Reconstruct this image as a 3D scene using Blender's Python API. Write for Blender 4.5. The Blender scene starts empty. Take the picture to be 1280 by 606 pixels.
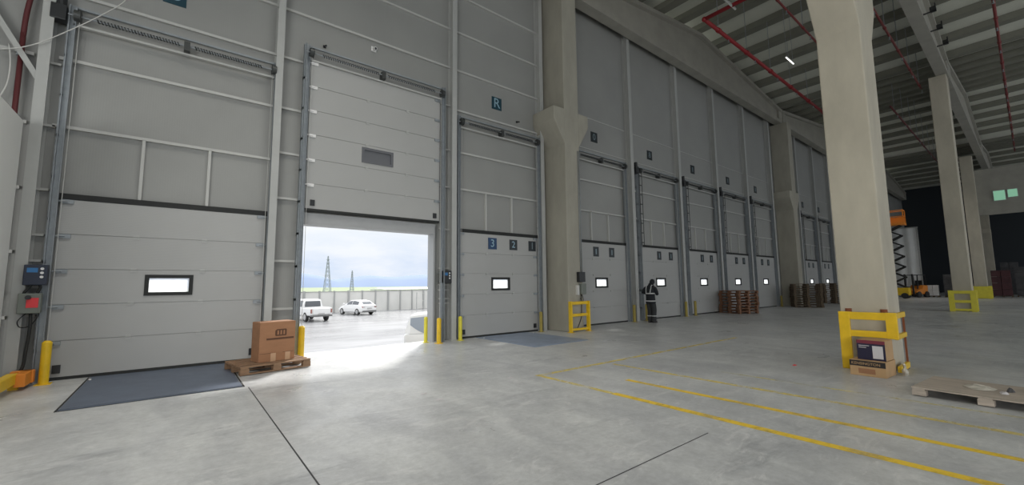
import bpy, bmesh, math, random
from mathutils import Vector, Matrix
random.seed(7)
PI = math.pi
SC = bpy.context.scene
COL = SC.collection
WALL = 10.7            # inner face of the dock doors
YARD = -1.3            # truck yard level

# ------------------------------------------------------------------ materials
def new_mat(name):
    m = bpy.data.materials.new(name); m.use_nodes = True
    nt = m.node_tree
    return m, nt, nt.nodes['Principled BSDF']

def mat(name, col, rough=0.6, metal=0.0, var=0.0, scale=4.0, bump=0.0, bscale=None, spec=0.5, stretch=(1, 1, 1)):
    m, nt, b = new_mat(name)
    b.inputs['Roughness'].default_value = rough
    b.inputs['Metallic'].default_value = metal
    b.inputs['Specular IOR Level'].default_value = spec
    c = (*col, 1)
    b.inputs['Base Color'].default_value = c
    if var or bump:
        tc = nt.nodes.new('ShaderNodeTexCoord'); mp = nt.nodes.new('ShaderNodeMapping')
        mp.inputs['Scale'].default_value = stretch
        nt.links.new(tc.outputs['Object'], mp.inputs['Vector'])
        n = nt.nodes.new('ShaderNodeTexNoise'); n.inputs['Scale'].default_value = scale
        n.inputs['Detail'].default_value = 6; n.inputs['Roughness'].default_value = 0.6
        nt.links.new(mp.outputs[0], n.inputs['Vector'])
        if var:
            r = nt.nodes.new('ShaderNodeValToRGB')
            r.color_ramp.elements[0].position = 0.3; r.color_ramp.elements[1].position = 0.7
            r.color_ramp.elements[0].color = (*[max(0, x * (1 - var)) for x in col], 1)
            r.color_ramp.elements[1].color = (*[min(1, x * (1 + var)) for x in col], 1)
            nt.links.new(n.outputs['Fac'], r.inputs['Fac']); nt.links.new(r.outputs['Color'], b.inputs['Base Color'])
        if bump:
            n2 = n
            if bscale:
                n2 = nt.nodes.new('ShaderNodeTexNoise'); n2.inputs['Scale'].default_value = bscale; n2.inputs['Detail'].default_value = 5
                nt.links.new(mp.outputs[0], n2.inputs['Vector'])
            bp = nt.nodes.new('ShaderNodeBump'); bp.inputs['Strength'].default_value = bump; bp.inputs['Distance'].default_value = 0.02
            nt.links.new(n2.outputs['Fac'], bp.inputs['Height']); nt.links.new(bp.outputs['Normal'], b.inputs['Normal'])
    return m

def emit(name, col, s):
    m, nt, b = new_mat(name)
    b.inputs['Base Color'].default_value = (*col, 1)
    b.inputs['Emission Color'].default_value = (*col, 1); b.inputs['Emission Strength'].default_value = s
    return m

def floor_mat():
    m, nt, b = new_mat('polished_concrete')
    N = nt.nodes.new; L = nt.links.new
    tc = N('ShaderNodeTexCoord')
    def noise(sc, det, rough=0.6, stretch=None, w=0.0):
        n = N('ShaderNodeTexNoise'); n.inputs['Scale'].default_value = sc; n.inputs['Detail'].default_value = det
        n.inputs['Roughness'].default_value = rough; n.inputs['Distortion'].default_value = w
        src = tc.outputs['Object']
        if stretch:
            mp = N('ShaderNodeMapping'); mp.inputs['Scale'].default_value = stretch[0]; mp.inputs['Rotation'].default_value = (0, 0, stretch[1])
            L(src, mp.inputs['Vector']); src = mp.outputs[0]
        L(src, n.inputs['Vector']); return n
    def ramp(n, p0, c0, p1, c1):
        r = N('ShaderNodeValToRGB'); r.color_ramp.elements[0].position = p0; r.color_ramp.elements[1].position = p1
        r.color_ramp.elements[0].color = (*c0, 1); r.color_ramp.elements[1].color = (*c1, 1)
        L(n.outputs['Fac'], r.inputs['Fac']); return r
    base = ramp(noise(0.55, 8, 0.65, w=0.6), 0.32, (0.46, 0.475, 0.49), 0.68, (0.60, 0.615, 0.62))
    streak = ramp(noise(1.6, 6, 0.6, ((1.0, 0.35, 1), 0.35), 1.0), 0.35, (0.86, 0.86, 0.87), 0.62, (1.04, 1.04, 1.03))
    fine = ramp(noise(5, 10, 0.75, w=0.4), 0.3, (0.86, 0.86, 0.86), 0.7, (1.10, 1.10, 1.10))
    scuff = ramp(noise(2.6, 8, 0.75, ((0.5, 1.3, 1), -0.5), 1.6), 0.54, (0, 0, 0), 0.68, (1, 1, 1))
    dark = ramp(noise(1.1, 7, 0.7, ((0.35, 1.6, 1), 0.12), 0.8), 0.58, (1, 1, 1), 0.72, (0.68, 0.69, 0.71))
    def mixc(mode, a, bb, fac=1.0):
        x = N('ShaderNodeMix'); x.data_type = 'RGBA'; x.blend_type = mode; x.inputs['Factor'].default_value = fac
        L(a, x.inputs['A']); L(bb, x.inputs['B']); return x
    c = mixc('MULTIPLY', base.outputs['Color'], streak.outputs['Color'])
    c = mixc('MULTIPLY', c.outputs['Result'], fine.outputs['Color'])
    c = mixc('MULTIPLY', c.outputs['Result'], dark.outputs['Color'])
    grit = ramp(noise(17, 8, 0.75), 0.35, (0.90, 0.90, 0.90), 0.65, (1.08, 1.08, 1.08))
    c = mixc('MULTIPLY', c.outputs['Result'], grit.outputs['Color'])
    x = N('ShaderNodeMix'); x.data_type = 'RGBA'; x.blend_type = 'MIX'
    mul = N('ShaderNodeMath'); mul.operation = 'MULTIPLY'; mul.inputs[1].default_value = 0.6
    L(scuff.outputs['Color'], mul.inputs[0]); L(mul.outputs[0], x.inputs['Factor'])
    L(c.outputs['Result'], x.inputs['A']); x.inputs['B'].default_value = (0.72, 0.72, 0.72, 1)
    L(x.outputs['Result'], b.inputs['Base Color'])
    rr = ramp(noise(0.9, 5, 0.6), 0.3, (0.26,) * 3, 0.7, (0.5,) * 3)
    L(rr.outputs['Color'], b.inputs['Roughness'])
    b.inputs['Specular IOR Level'].default_value = 0.5
    bp = N('ShaderNodeBump'); bp.inputs['Strength'].default_value = 0.06; bp.inputs['Distance'].default_value = 0.01
    L(fine.outputs['Color'], bp.inputs['Height']); L(bp.outputs['Normal'], b.inputs['Normal'])
    return m

def line_mat(name, col, thr, a0, a1, soft=0.16):
    """worn floor paint: chips of paint over bare concrete, see-through where worn"""
    m, nt, b = new_mat(name); N = nt.nodes.new; L = nt.links.new
    b.inputs['Base Color'].default_value = (*col, 1); b.inputs['Roughness'].default_value = 0.55
    tc = N('ShaderNodeTexCoord'); n = N('ShaderNodeTexNoise'); n.inputs['Scale'].default_value = 2.2; n.inputs['Detail'].default_value = 8
    n.inputs['Roughness'].default_value = 0.7
    L(tc.outputs['Object'], n.inputs['Vector'])
    r = N('ShaderNodeValToRGB'); r.color_ramp.elements[0].position = thr; r.color_ramp.elements[1].position = thr + soft
    r.color_ramp.elements[0].color = (a0, a0, a0, 1); r.color_ramp.elements[1].color = (a1, a1, a1, 1)
    L(n.outputs['Fac'], r.inputs['Fac']); L(r.outputs['Color'], b.inputs['Alpha'])
    return m

def panel_mat(name, col, freq, var=0.05, axis='X', depth=0.15, rough=0.5):
    m, nt, b = new_mat(name); N = nt.nodes.new; L = nt.links.new
    tc = N('ShaderNodeTexCoord'); w = N('ShaderNodeTexWave'); w.bands_direction = axis; w.inputs['Scale'].default_value = freq
    L(tc.outputs['Object'], w.inputs['Vector'])
    n = N('ShaderNodeTexNoise'); n.inputs['Scale'].default_value = 0.7; n.inputs['Detail'].default_value = 6
    L(tc.outputs['Object'], n.inputs['Vector'])
    r = N('ShaderNodeValToRGB'); r.color_ramp.elements[0].position = 0.3; r.color_ramp.elements[1].position = 0.7
    r.color_ramp.elements[0].color = (*[x * (1 - var) for x in col], 1); r.color_ramp.elements[1].color = (*[x * (1 + var) for x in col], 1)
    L(n.outputs['Fac'], r.inputs['Fac']); L(r.outputs['Color'], b.inputs['Base Color'])
    bp = N('ShaderNodeBump'); bp.inputs['Strength'].default_value = depth; bp.inputs['Distance'].default_value = 0.01
    L(w.outputs['Fac'], bp.inputs['Height']); L(bp.outputs['Normal'], b.inputs['Normal'])
    b.inputs['Roughness'].default_value = rough
    return m

def pane_mat():
    m = bpy.data.materials.new('acrylic_pane'); m.use_nodes = True; nt = m.node_tree; nt.nodes.clear()
    N = nt.nodes.new; L = nt.links.new
    o = N('ShaderNodeOutputMaterial'); t = N('ShaderNodeBsdfTransparent'); tl = N('ShaderNodeBsdfTranslucent'); g = N('ShaderNodeBsdfGlossy')
    tl.inputs['Color'].default_value = (0.95, 0.97, 0.97, 1); g.inputs['Roughness'].default_value = 0.1
    a = N('ShaderNodeMixShader'); a.inputs[0].default_value = 0.55
    L(t.outputs[0], a.inputs[1]); L(tl.outputs[0], a.inputs[2])
    c = N('ShaderNodeMixShader'); c.inputs[0].default_value = 0.05
    L(a.outputs[0], c.inputs[1]); L(g.outputs[0], c.inputs[2]); L(c.outputs[0], o.inputs[0])
    return m

M = {}
M['floor'] = floor_mat()
M['joint'] = mat('joint_sealant', (0.05, 0.05, 0.055), 0.8)
M['line'] = line_mat('yellow_floor_paint', (0.86, 0.60, 0.05), 0.36, .42, .95)
M['line_worn'] = line_mat('worn_yellow_floor_paint', (0.84, 0.66, 0.13), 0.40, .14, .66)
M['line_faint'] = line_mat('faded_yellow_floor_paint', (0.80, 0.68, 0.2), 0.43, .05, .45)
M['wall'] = panel_mat('wall_panel_grey', (0.31, 0.315, 0.305), 8.0, depth=0.03)
M['partition'] = mat('white_partition_panel', (0.86, 0.87, 0.85), 0.5, var=0.03, scale=0.6)
M['door'] = panel_mat('door_panel_grey', (0.40, 0.405, 0.40), 14.0, 0.03, 'Z', 0.06)
M['seal'] = mat('black_rubber', (0.018, 0.02, 0.02), 0.7)
M['jamb'] = mat('pale_jamb', (0.36, 0.37, 0.38), 0.5)
M['lintel'] = mat('grey_lintel', (0.38, 0.39, 0.40), 0.55, var=0.05)
M['girt'] = mat('painted_girt', (0.50, 0.505, 0.49), 0.5)
M['steel'] = mat('painted_steel', (0.43, 0.44, 0.43), 0.5, var=0.05, scale=2)
M['galv'] = mat('galvanised_steel', (0.30, 0.33, 0.355), 0.5, 0.25, var=0.10, scale=8)
M['spring'] = mat('oiled_spring', (0.07, 0.075, 0.075), 0.45, 0.5)
M['blackbox'] = mat('black_plastic', (0.02, 0.022, 0.025), 0.4)
M['navybox'] = mat('navy_plastic', (0.022, 0.03, 0.055), 0.4)
M['lightgrey'] = mat('light_grey_plastic', (0.62, 0.62, 0.60), 0.5)
M['greybox'] = mat('grey_green_plastic', (0.17, 0.19, 0.17), 0.5)
M['red'] = mat('red_paint', (0.29, 0.016, 0.022), 0.5)
M['maroon2'] = mat('dark_red_pipe_paint', (0.20, 0.025, 0.025), 0.55)
M['maroon'] = mat('dull_maroon_paint', (0.11, 0.022, 0.025), 0.6)
M['redlabel'] = mat('red_sticker', (0.75, 0.05, 0.06), 0.4)
M['bluelcd'] = mat('blue_display', (0.04, 0.18, 0.42), 0.25)
M['white'] = mat('white_plastic', (0.8, 0.8, 0.8), 0.4)
M['yellow'] = mat('yellow_paint', (0.80, 0.52, 0.015), 0.4, var=0.10, scale=5)
M['yellow2'] = mat('lemon_paint', (0.72, 0.64, 0.05), 0.4, var=0.08, scale=5)
M['rust'] = mat('rusty_bolt', (0.22, 0.07, 0.03), 0.8)
M['yellowdull'] = mat('dusty_yellow_paint', (0.34, 0.27, 0.06), 0.6, var=0.1, scale=5)
M['orange'] = mat('orange_paint', (0.78, 0.26, 0.03), 0.45)
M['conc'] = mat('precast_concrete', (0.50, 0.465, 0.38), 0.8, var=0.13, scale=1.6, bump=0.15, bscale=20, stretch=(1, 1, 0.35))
M['conc_shaded'] = mat('precast_concrete_shaded', (0.37, 0.355, 0.30), 0.8, var=0.13, scale=1.6, bump=0.15, bscale=20, stretch=(1, 1, 0.35))  # same precast as the free pillars, darkened to paint in shade at the wall
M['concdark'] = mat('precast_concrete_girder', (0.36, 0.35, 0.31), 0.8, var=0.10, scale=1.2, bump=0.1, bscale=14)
M['deck'] = panel_mat('roof_deck', (0.66, 0.67, 0.59), 5.0, 0.06, 'X', 0.3)
M['purlin'] = mat('roof_purlin_concrete', (0.21, 0.21, 0.175), 0.85, var=0.08, scale=1)
M['plate'] = mat('blue_grey_steel_plate', (0.12, 0.15, 0.21), 0.42, 0.2, var=0.15, scale=3, bump=0.15, bscale=60)
M['plate2'] = mat('pale_blue_steel_plate', (0.27, 0.33, 0.44), 0.4, 0.1, var=0.2, scale=2, bump=0.1, bscale=60)
M['sign'] = mat('dark_teal_sign', (0.008, 0.05, 0.075), 0.4)
M['signblue'] = mat('blue_sign', (0.012, 0.05, 0.13), 0.4)
M['signdark'] = mat('dark_sign', (0.015, 0.022, 0.027), 0.4)
M['signink'] = mat('pale_sign_ink', (0.30, 0.46, 0.55), 0.5)
M['signink2'] = mat('dull_sign_ink', (0.20, 0.26, 0.29), 0.5)
M['card'] = mat('brown_cardboard', (0.33, 0.165, 0.085), 0.8, var=0.10, scale=3, stretch=(1, 1, 3))
M['card2'] = mat('tan_cardboard', (0.48, 0.31, 0.16), 0.8, var=0.08, scale=4)
M['cardink'] = mat('dark_brown_print', (0.10, 0.045, 0.025), 0.8)
M['tape'] = mat('pale_packing_tape', (0.52, 0.33, 0.20), 0.35)
M['darkprint'] = mat('navy_print', (0.022, 0.02, 0.05), 0.35)
M['blackprint'] = mat('black_print', (0.02, 0.017, 0.017), 0.5)
M['whiteprint'] = mat('pale_print', (0.62, 0.60, 0.62), 0.5)
M['redprint'] = mat('maroon_print', (0.20, 0.03, 0.05), 0.5)
M['wood'] = mat('pallet_wood', (0.24, 0.145, 0.085), 0.8, var=0.25, scale=3, stretch=(1, 6, 6))
M['woodred'] = mat('reddish_pallet_wood', (0.21, 0.105, 0.06), 0.8, var=0.3, scale=3, stretch=(1, 6, 6))
M['wooddark'] = mat('dark_pallet_wood', (0.115, 0.085, 0.055), 0.85, var=0.3, scale=3, stretch=(1, 6, 6))
M['woodgrey'] = mat('weathered_pallet_wood', (0.42, 0.365, 0.31), 0.85, var=0.25, scale=3, stretch=(1, 6, 6))
M['film'] = mat('crumpled_film', (0.60, 0.57, 0.50), 0.35, var=0.2, scale=9)
M['skin'] = mat('skin', (0.45, 0.27, 0.19), 0.6)
M['jacket'] = mat('dark_navy_cloth', (0.014, 0.016, 0.021), 0.85)
M['trouser'] = mat('charcoal_cloth', (0.036, 0.038, 0.041), 0.9)
M['boot'] = mat('black_leather', (0.012, 0.012, 0.012), 0.5)
M['reflect'] = mat('silver_reflective_tape', (0.55, 0.56, 0.56), 0.4)
M['carwhite'] = mat('white_car_paint', (0.80, 0.80, 0.80), 0.25)
M['carglass'] = mat('tinted_car_glass', (0.10, 0.11, 0.125), 0.08)
M['vanglass'] = mat('blue_grey_car_glass', (0.33, 0.37, 0.43), 0.15)
M['tyre'] = mat('tyre_rubber', (0.03, 0.03, 0.03), 0.8)
M['rim'] = mat('silver_wheel', (0.55, 0.55, 0.56), 0.35, 0.6)
M['taillight'] = mat('tail_lamp', (0.34, 0.14, 0.12), 0.2)
M['bumper'] = mat('dark_bumper', (0.16, 0.16, 0.16), 0.6)
M['yard'] = mat('wet_yard_concrete', (0.26, 0.26, 0.265), 0.25, var=0.32, scale=0.5, stretch=(0.4, 1, 1))
M['boundary'] = mat('precast_boundary_wall', (0.66, 0.655, 0.63), 0.85, var=0.06, scale=0.5)
M['post'] = mat('boundary_post', (0.36, 0.365, 0.36), 0.8)
M['field'] = mat('pale_green_field', (0.235, 0.28, 0.17), 0.95, var=0.12, scale=0.02)
M['hill'] = mat('hazy_blue_hill', (0.19, 0.245, 0.36), 1.0, var=0.03, scale=0.002)
M['pylon'] = mat('pylon_steel', (0.30, 0.33, 0.37), 0.6)
M['farwhite'] = mat('far_white_roof', (0.85, 0.85, 0.82), 0.7)
M['pane'] = pane_mat()
M['led'] = emit('led_tube', (1.0, 0.97, 0.9), 2.2)
M['exit'] = emit('green_exit_panel', (0.30, 0.62, 0.42), 0.45)
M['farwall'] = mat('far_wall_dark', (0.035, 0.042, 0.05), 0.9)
M['sheet'] = mat('white_sheet', (0.75, 0.77, 0.78), 0.5, var=0.08, scale=0.8)
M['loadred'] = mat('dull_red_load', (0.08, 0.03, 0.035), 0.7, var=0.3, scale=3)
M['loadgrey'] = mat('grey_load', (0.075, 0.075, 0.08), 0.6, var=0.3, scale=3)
M['liftblack'] = mat('black_lift_arm', (0.02, 0.02, 0.02), 0.5)

# ------------------------------------------------------------------ mesh helpers
class MB:
    def __init__(s): s.bm = bmesh.new()
    def box(s, x0, x1, y0, y1, z0, z1, mtx=None):
        c = [(x, y, z) for x in (x0, x1) for y in (y0, y1) for z in (z0, z1)]
        v = [s.bm.verts.new((mtx @ Vector(p)) if mtx else p) for p in c]
        for f in ((0, 1, 3, 2), (4, 6, 7, 5), (0, 4, 5, 1), (2, 3, 7, 6), (0, 2, 6, 4), (1, 5, 7, 3)):
            s.bm.faces.new([v[i] for i in f])
        return s
    def bar(s, a, b, w, h=None, up=(0, 0, 1)):
        """box beam from a to b"""
        h = h or w; a = Vector(a); b = Vector(b); d = (b - a); L = d.length; d.normalize()
        up = Vector(up)
        if abs(d.dot(up)) > 0.98: up = Vector((0, 1, 0))
        r = d.cross(up).normalized(); u = r.cross(d)
        m = Matrix((r, d, u)).transposed().to_4x4(); m.translation = a
        return s.box(-w / 2, w / 2, 0, L, -h / 2, h / 2, m)
    def cyl(s, a, b, r, seg=12, r2=None, cap=True):
        r2 = r if r2 is None else r2
        a = Vector(a); b = Vector(b); d = (b - a).normalized()
        up = Vector((0, 0, 1)) if abs(d.z) < 0.95 else Vector((1, 0, 0))
        x = d.cross(up).normalized(); y = d.cross(x)
        A = []; B = []
        for i in range(seg):
            t = 2 * PI * i / seg; o = x * math.cos(t) + y * math.sin(t)
            A.append(s.bm.verts.new(a + o * r)); B.append(s.bm.verts.new(b + o * r2))
        for i in range(seg):
            j = (i + 1) % seg; s.bm.faces.new((A[i], A[j], B[j], B[i]))
        if cap:
            s.bm.faces.new(list(reversed(A))); s.bm.faces.new(B)
        return s
    def tube(s, pts, r, seg=8, smooth=True, sub=6):
        P = [Vector(p) for p in pts]
        if smooth and len(P) > 2:
            Q = []
            for i in range(len(P) - 1):
                p0 = P[max(i - 1, 0)]; p1 = P[i]; p2 = P[i + 1]; p3 = P[min(i + 2, len(P) - 1)]
                for k in range(sub):
                    t = k / sub
                    Q.append(0.5 * ((2 * p1) + (p2 - p0) * t + (2 * p0 - 5 * p1 + 4 * p2 - p3) * t * t + (3 * p1 - p0 - 3 * p2 + p3) * t ** 3))
            Q.append(P[-1]); P = Q
        rings = []; prev = None
        for i, p in enumerate(P):
            d = (P[min(i + 1, len(P) - 1)] - P[max(i - 1, 0)]).normalized()
            up = prev or (Vector((0, 0, 1)) if abs(d.z) < 0.9 else Vector((1, 0, 0)))
            x = d.cross(up).normalized(); y = x.cross(d).normalized(); prev = y
            rings.append([s.bm.verts.new(p + (x * math.cos(2 * PI * k / seg) + y * math.sin(2 * PI * k / seg)) * r) for k in range(seg)])
        for a, b in zip(rings, rings[1:]):
            for k in range(seg):
                j = (k + 1) % seg; s.bm.faces.new((a[k], a[j], b[j], b[k]))
        s.bm.faces.new(list(reversed(rings[0]))); s.bm.faces.new(rings[-1])
        return s
    def prism(s, poly, axis, a, b):
        """extrude a 2-D polygon along axis from a to b; poly in the other two axes in order"""
        def p3(p, t):
            return {'x': (t, p[0], p[1]), 'y': (p[0], t, p[1]), 'z': (p[0], p[1], t)}[axis]
        A = [s.bm.verts.new(p3(p, a)) for p in poly]; B = [s.bm.verts.new(p3(p, b)) for p in poly]
        n = len(poly)
        for i in range(n):
            j = (i + 1) % n; s.bm.faces.new((A[i], A[j], B[j], B[i]))
        s.bm.faces.new(list(reversed(A))); s.bm.faces.new(B)
        return s
    def loft(s, rings, cap=True, closed=True):
        R = [[s.bm.verts.new(p) for p in r] for r in rings]
        n = len(R[0])
        for a, b in zip(R, R[1:]):
            for k in range(n if closed else n - 1):
                j = (k + 1) % n; s.bm.faces.new((a[k], a[j], b[j], b[k]))
        if cap:
            s.bm.faces.new(list(reversed(R[0]))); s.bm.faces.new(R[-1])
        return s
    def ball(s, c, rx, ry=None, rz=None, seg=14):
        r = bmesh.ops.create_uvsphere(s.bm, u_segments=seg, v_segments=max(6, seg // 2), radius=1)
        for v in r['verts']:
            v.co = Vector((c[0] + v.co.x * rx, c[1] + v.co.y * (ry or rx), c[2] + v.co.z * (rz or rx)))
        return s
    def build(s, name, m, parent=None, smooth=False, bevel=0.0, loc=None):
        bmesh.ops.recalc_face_normals(s.bm, faces=s.bm.faces[:])
        me = bpy.data.meshes.new(name); s.bm.to_mesh(me); s.bm.free()
        me.materials.append(m)
        if smooth:
            for p in me.polygons: p.use_smooth = True
        o = bpy.data.objects.new(name, me); COL.objects.link(o)
        if parent: o.parent = parent
        if loc: o.location = loc
        if bevel:
            bv = o.modifiers.new('bevel', 'BEVEL'); bv.width = bevel; bv.segments = 2; bv.limit_method = 'ANGLE'
        return o

def tag(o, label, cat, group=None, kind=None):
    o['label'] = label; o['category'] = cat
    if group: o['group'] = group
    if kind: o['kind'] = kind
    return o
def thing(name, label, cat, loc=(0, 0, 0), rotz=0.0, group=None, kind=None):
    o = bpy.data.objects.new(name, None); COL.objects.link(o)
    o.location = loc; o.rotation_euler = (0, 0, rotz); o.empty_display_size = 0.2
    return tag(o, label, cat, group, kind)
def copy_tree(o, parent=None):
    c = o.copy(); COL.objects.link(c); c.parent = parent
    for ch in list(o.children): copy_tree(ch, c)
    return c
def text(name, s, size, m, parent, loc, rot, extrude=0.0012, sx=1.0):
    cu = bpy.data.curves.new(name, 'FONT'); cu.body = s; cu.size = size; cu.extrude = extrude
    cu.align_x = 'CENTER'; cu.align_y = 'CENTER'
    t = bpy.data.objects.new(name + '_tmp', cu); COL.objects.link(t)
    dg = bpy.context.evaluated_depsgraph_get(); dg.update()
    me = bpy.data.meshes.new_from_object(t.evaluated_get(dg))
    bpy.data.objects.remove(t); bpy.data.curves.remove(cu)
    me.materials.clear(); me.materials.append(m)
    o = bpy.data.objects.new(name, me); COL.objects.link(o); o.parent = parent
    o.location = loc; o.rotation_euler = rot; o.scale = (sx, 1, 1)
    return o
FRONT = (PI / 2, 0, 0)          # text facing -Y
LEFTF = (PI / 2, 0, -PI / 2)    # text facing -X

# ------------------------------------------------------------------ the setting
o = MB().box(-14, 78, -24, 10.95, -0.25, 0).build('floor', M['floor']); tag(o, 'grey polished concrete warehouse floor with scuffs and stains', 'floor', kind='structure')

def floor_strip(name, m, x0, x1, y0, y1, label, cat, z=0.0015):
    b = MB()
    b.bm.faces.new([b.bm.verts.new(p) for p in ((x0, y0, z), (x1, y0, z), (x1, y1, z), (x0, y1, z))])
    o = b.build(name, m); tag(o, label, cat, kind='structure'); return o
floor_strip('floor_joint', M['joint'], 0.952, 0.966, -4, 7.85, 'thin dark joint running from the blue plate to the near floor edge', 'floor joint', 0.001)
floor_strip('floor_joint', M['joint'], -6, 4.4, 2.26, 2.272, 'thin dark floor joint running parallel to the dock wall near the camera', 'floor joint', 0.001)
floor_strip('floor_marking', M['line'], 4.885, 5.005, -8, 3.9, 'yellow painted floor line, the most solid of the lane lines', 'floor marking')
floor_strip('floor_marking', M['line_worn'], 4.89, 4.99, 3.9, 5.4, 'worn yellow floor line end meeting the faded cross line', 'floor marking')
floor_strip('floor_marking', M['line'], 5.74, 5.85, -8, 4.3, 'yellow painted floor line between the solid lane line and the worn one', 'floor marking')
floor_strip('floor_marking', M['line_worn'], 6.67, 6.78, -8, 5.3, 'worn yellow floor line passing just before the flat pallet', 'floor marking')
floor_strip('floor_marking', M['line_faint'], 7.50, 7.58, -8, 3.6, 'very faded yellow floor line half under the flat pallet edge', 'floor marking')
floor_strip('floor_marking', M['line_worn'], 4.89, 12.5, 5.42, 5.53, 'faded yellow cross line running parallel to the dock doors', 'floor marking')

# dock wall with door openings
D1 = (-1.70, 1.47); D2 = (2.19, 5.64); D3 = (6.50, 9.62)
DOCKS = [13.1, 17.2, 21.15, 25.1, 29.05, 37.75, 41.6, 45.5]
OPEN = [(D1[0] + .08, D1[1] - .08, 3.05), (D2[0], D2[1], 3.05), (D3[0] + .08, D3[1] - .08, 3.05)] + [(c - 1.46, c + 1.46, 3.05) for c in DOCKS]
b = MB(); x = -14.0
for (a, c, h) in OPEN:
    b.box(x, a, 10.75, 10.9, -0.2, 14.6); b.box(a, c, 10.75, 10.9, h, 14.6); x = c
b.box(x, 78, 10.75, 10.9, -0.2, 14.6)
bmesh.ops.remove_doubles(b.bm, verts=b.bm.verts[:], dist=0.0005)
wall = b.build('wall_back', M['wall']); tag(wall, 'grey panelled dock wall holding the row of loading doors', 'wall', kind='structure')
def girt(x0, x1, z, h=0.055, d=0.07):
    MB().box(x0, x1, 10.75 - d, 10.75, z - h / 2, z + h / 2).build('girt', M['girt'], wall)
def post(x, z0, z1, w=0.05, d=0.07):
    MB().box(x - w / 2, x + w / 2, 10.75 - d, 10.75, z0, z1).build('wall_post', M['girt'], wall)
for z in (1.1, 2.2, 3.3, 4.45, 5.69, 7.0, 8.22, 9.48, 10.73): girt(-14, -2.2, z)
for z in (1.12, 1.60, 2.05, 2.5, 3.3, 4.45, 5.6, 7.0): girt(-2.1, -1.86, z, 0.04)
for z in (4.47, 5.73, 7.0, 8.22, 9.48): girt(-1.9, 1.54, z)
for z in (1.07, 2.15, 3.6, 4.67, 5.75, 7.0): girt(1.6, 2.12, z, 0.05)
for z in (8.22, 9.48, 10.73): girt(1.6, 6.2, z)
for z in (1.05, 1.18, 1.43, 1.58, 2.05, 3.2, 4.47, 5.61, 7.0): girt(5.85, 6.2, z, 0.04)
for z in (4.47, 5.61, 6.93, 8.22, 9.48, 10.73): girt(6.3, 9.9, z)
for c in DOCKS:
    for z in (4.40, 5.61): girt(c - 1.85, c + 1.85, z)
    for z in (6.93, 8.22): girt(c - 1.85, c + 1.85, z, 0.03, 0.03)
for c in [(D1[0] + D1[1]) / 2 + 0.0, (D3[0] + D3[1]) / 2] + DOCKS:
    post(c - 0.55, 3.2, 4.45); post(c + 0.50, 3.2, 4.45)

# left dividing partition and far walls
o = MB().box(-2.30, -2.16, 7.6, 10.32, 0, 4.36).build('wall_left', M['partition']); tag(o, 'pale grey low partition wall at the left end of the dock wall', 'wall', kind='structure')
o = MB().box(-14.2, -14, -24, 10.9, -0.2, 14.6).build('wall_side', M['wall']); tag(o, 'grey panelled end wall beyond the low partition', 'wall', kind='structure')
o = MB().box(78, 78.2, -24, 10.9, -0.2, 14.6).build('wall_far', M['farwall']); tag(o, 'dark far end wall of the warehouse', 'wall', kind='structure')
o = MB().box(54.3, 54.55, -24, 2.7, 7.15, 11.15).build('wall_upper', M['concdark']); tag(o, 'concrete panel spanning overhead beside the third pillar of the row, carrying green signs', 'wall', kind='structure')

# roof: double sloped bays, ridge at x = 21, 43 ... valleys at 10, 32, 54
RID = 14.75; VAL = 13.4
def roof_z(x):
    t = ((x - 10.0) % 22.0) / 11.0
    t = t if t <= 1 else 2 - t
    return VAL + (RID - VAL) * t
xs = [-14] + [x for x in (-12, -1, 10, 21, 32, 43, 54, 65, 76)] + [78]
b = MB(); y0, y1 = -24, 10.9
top = []
for x in xs:
    z = roof_z(x) + 0.42
    top.append((x, z))
poly = top + [(x, z + 0.15) for x, z in reversed(top)]
for i in range(len(xs) - 1):
    (xa, za), (xb, zb) = top[i], top[i + 1]
    b.prism([(xa, za), (xb, zb), (xb, zb + .15), (xa, za + .15)], 'y', y0, y1)
bmesh.ops.remove_doubles(b.bm, verts=b.bm.verts[:], dist=0.001)
ceil = b.build('ceiling', M['deck']); tag(ceil, 'grey ribbed roof deck on rows of purlins', 'ceiling', kind='structure')
P = 22.0 / 12
k = 0
x = 10 - 13 * P
while x < 77:
    if abs(((x - 10) % 22.0)) > 0.2 and x > -13.5:
        z = roof_z(x)
        MB().prism([(x - .24, z + .14), (x + .24, z + .14), (x + .27, z + .44), (x - .27, z + .44)], 'y', -24, 10.7).build('purlin', M['purlin'], ceil)
    x += P

def girder(x0, x1, y, label, zb=12.4):
    xm = (x0 + x1) / 2; b = MB()
    za, zm = roof_z(x0), roof_z(xm)
    zc = roof_z(x1)
    b.prism([(x0, zb + .22), (x1, zb + .22), (x1, zc - .2), (xm, zm - .2), (x0, za - .2)], 'y', y - .09, y + .09)
    b.prism([(x0, zb), (x1, zb), (x1, zb + .22), (x0, zb + .22)], 'y', y - .22, y + .22)
    b.prism([(x0, za - .2), (xm, zm - .2), (x1, zc - .2), (x1, zc), (xm, zm), (x0, za)], 'y', y - .25, y + .25)
    for xx in (x0, x1 - .6):
        b.box(xx, xx + .6, y - .22, y + .22, zb + .2, min(za, zc) - .15)
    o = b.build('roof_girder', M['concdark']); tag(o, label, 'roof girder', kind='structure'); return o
girder(-11.5, 9.95, 10.2, 'concrete girder above the raised door at the top of the dock wall')
girder(10.1, 32.0, 10.2, 'tapered concrete girder along the top of the dock wall between the two wall pillars')
girder(32.1, 54.0, 10.2, 'concrete girder at the top of the dock wall beyond the second wall pillar')
girder(54.1, 76.0, 10.2, 'concrete girder high on the dock wall at the dark far end')
girder(-11.5, 9.95, 2.2, 'concrete roof girder passing overhead before the nearest pillar')
girder(10.1, 32.0, 2.2, 'pale concrete girder from the nearest pillar to the second pillar')
girder(32.1, 54.0, 2.2, 'concrete girder from the second pillar to the third pillar')
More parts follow.
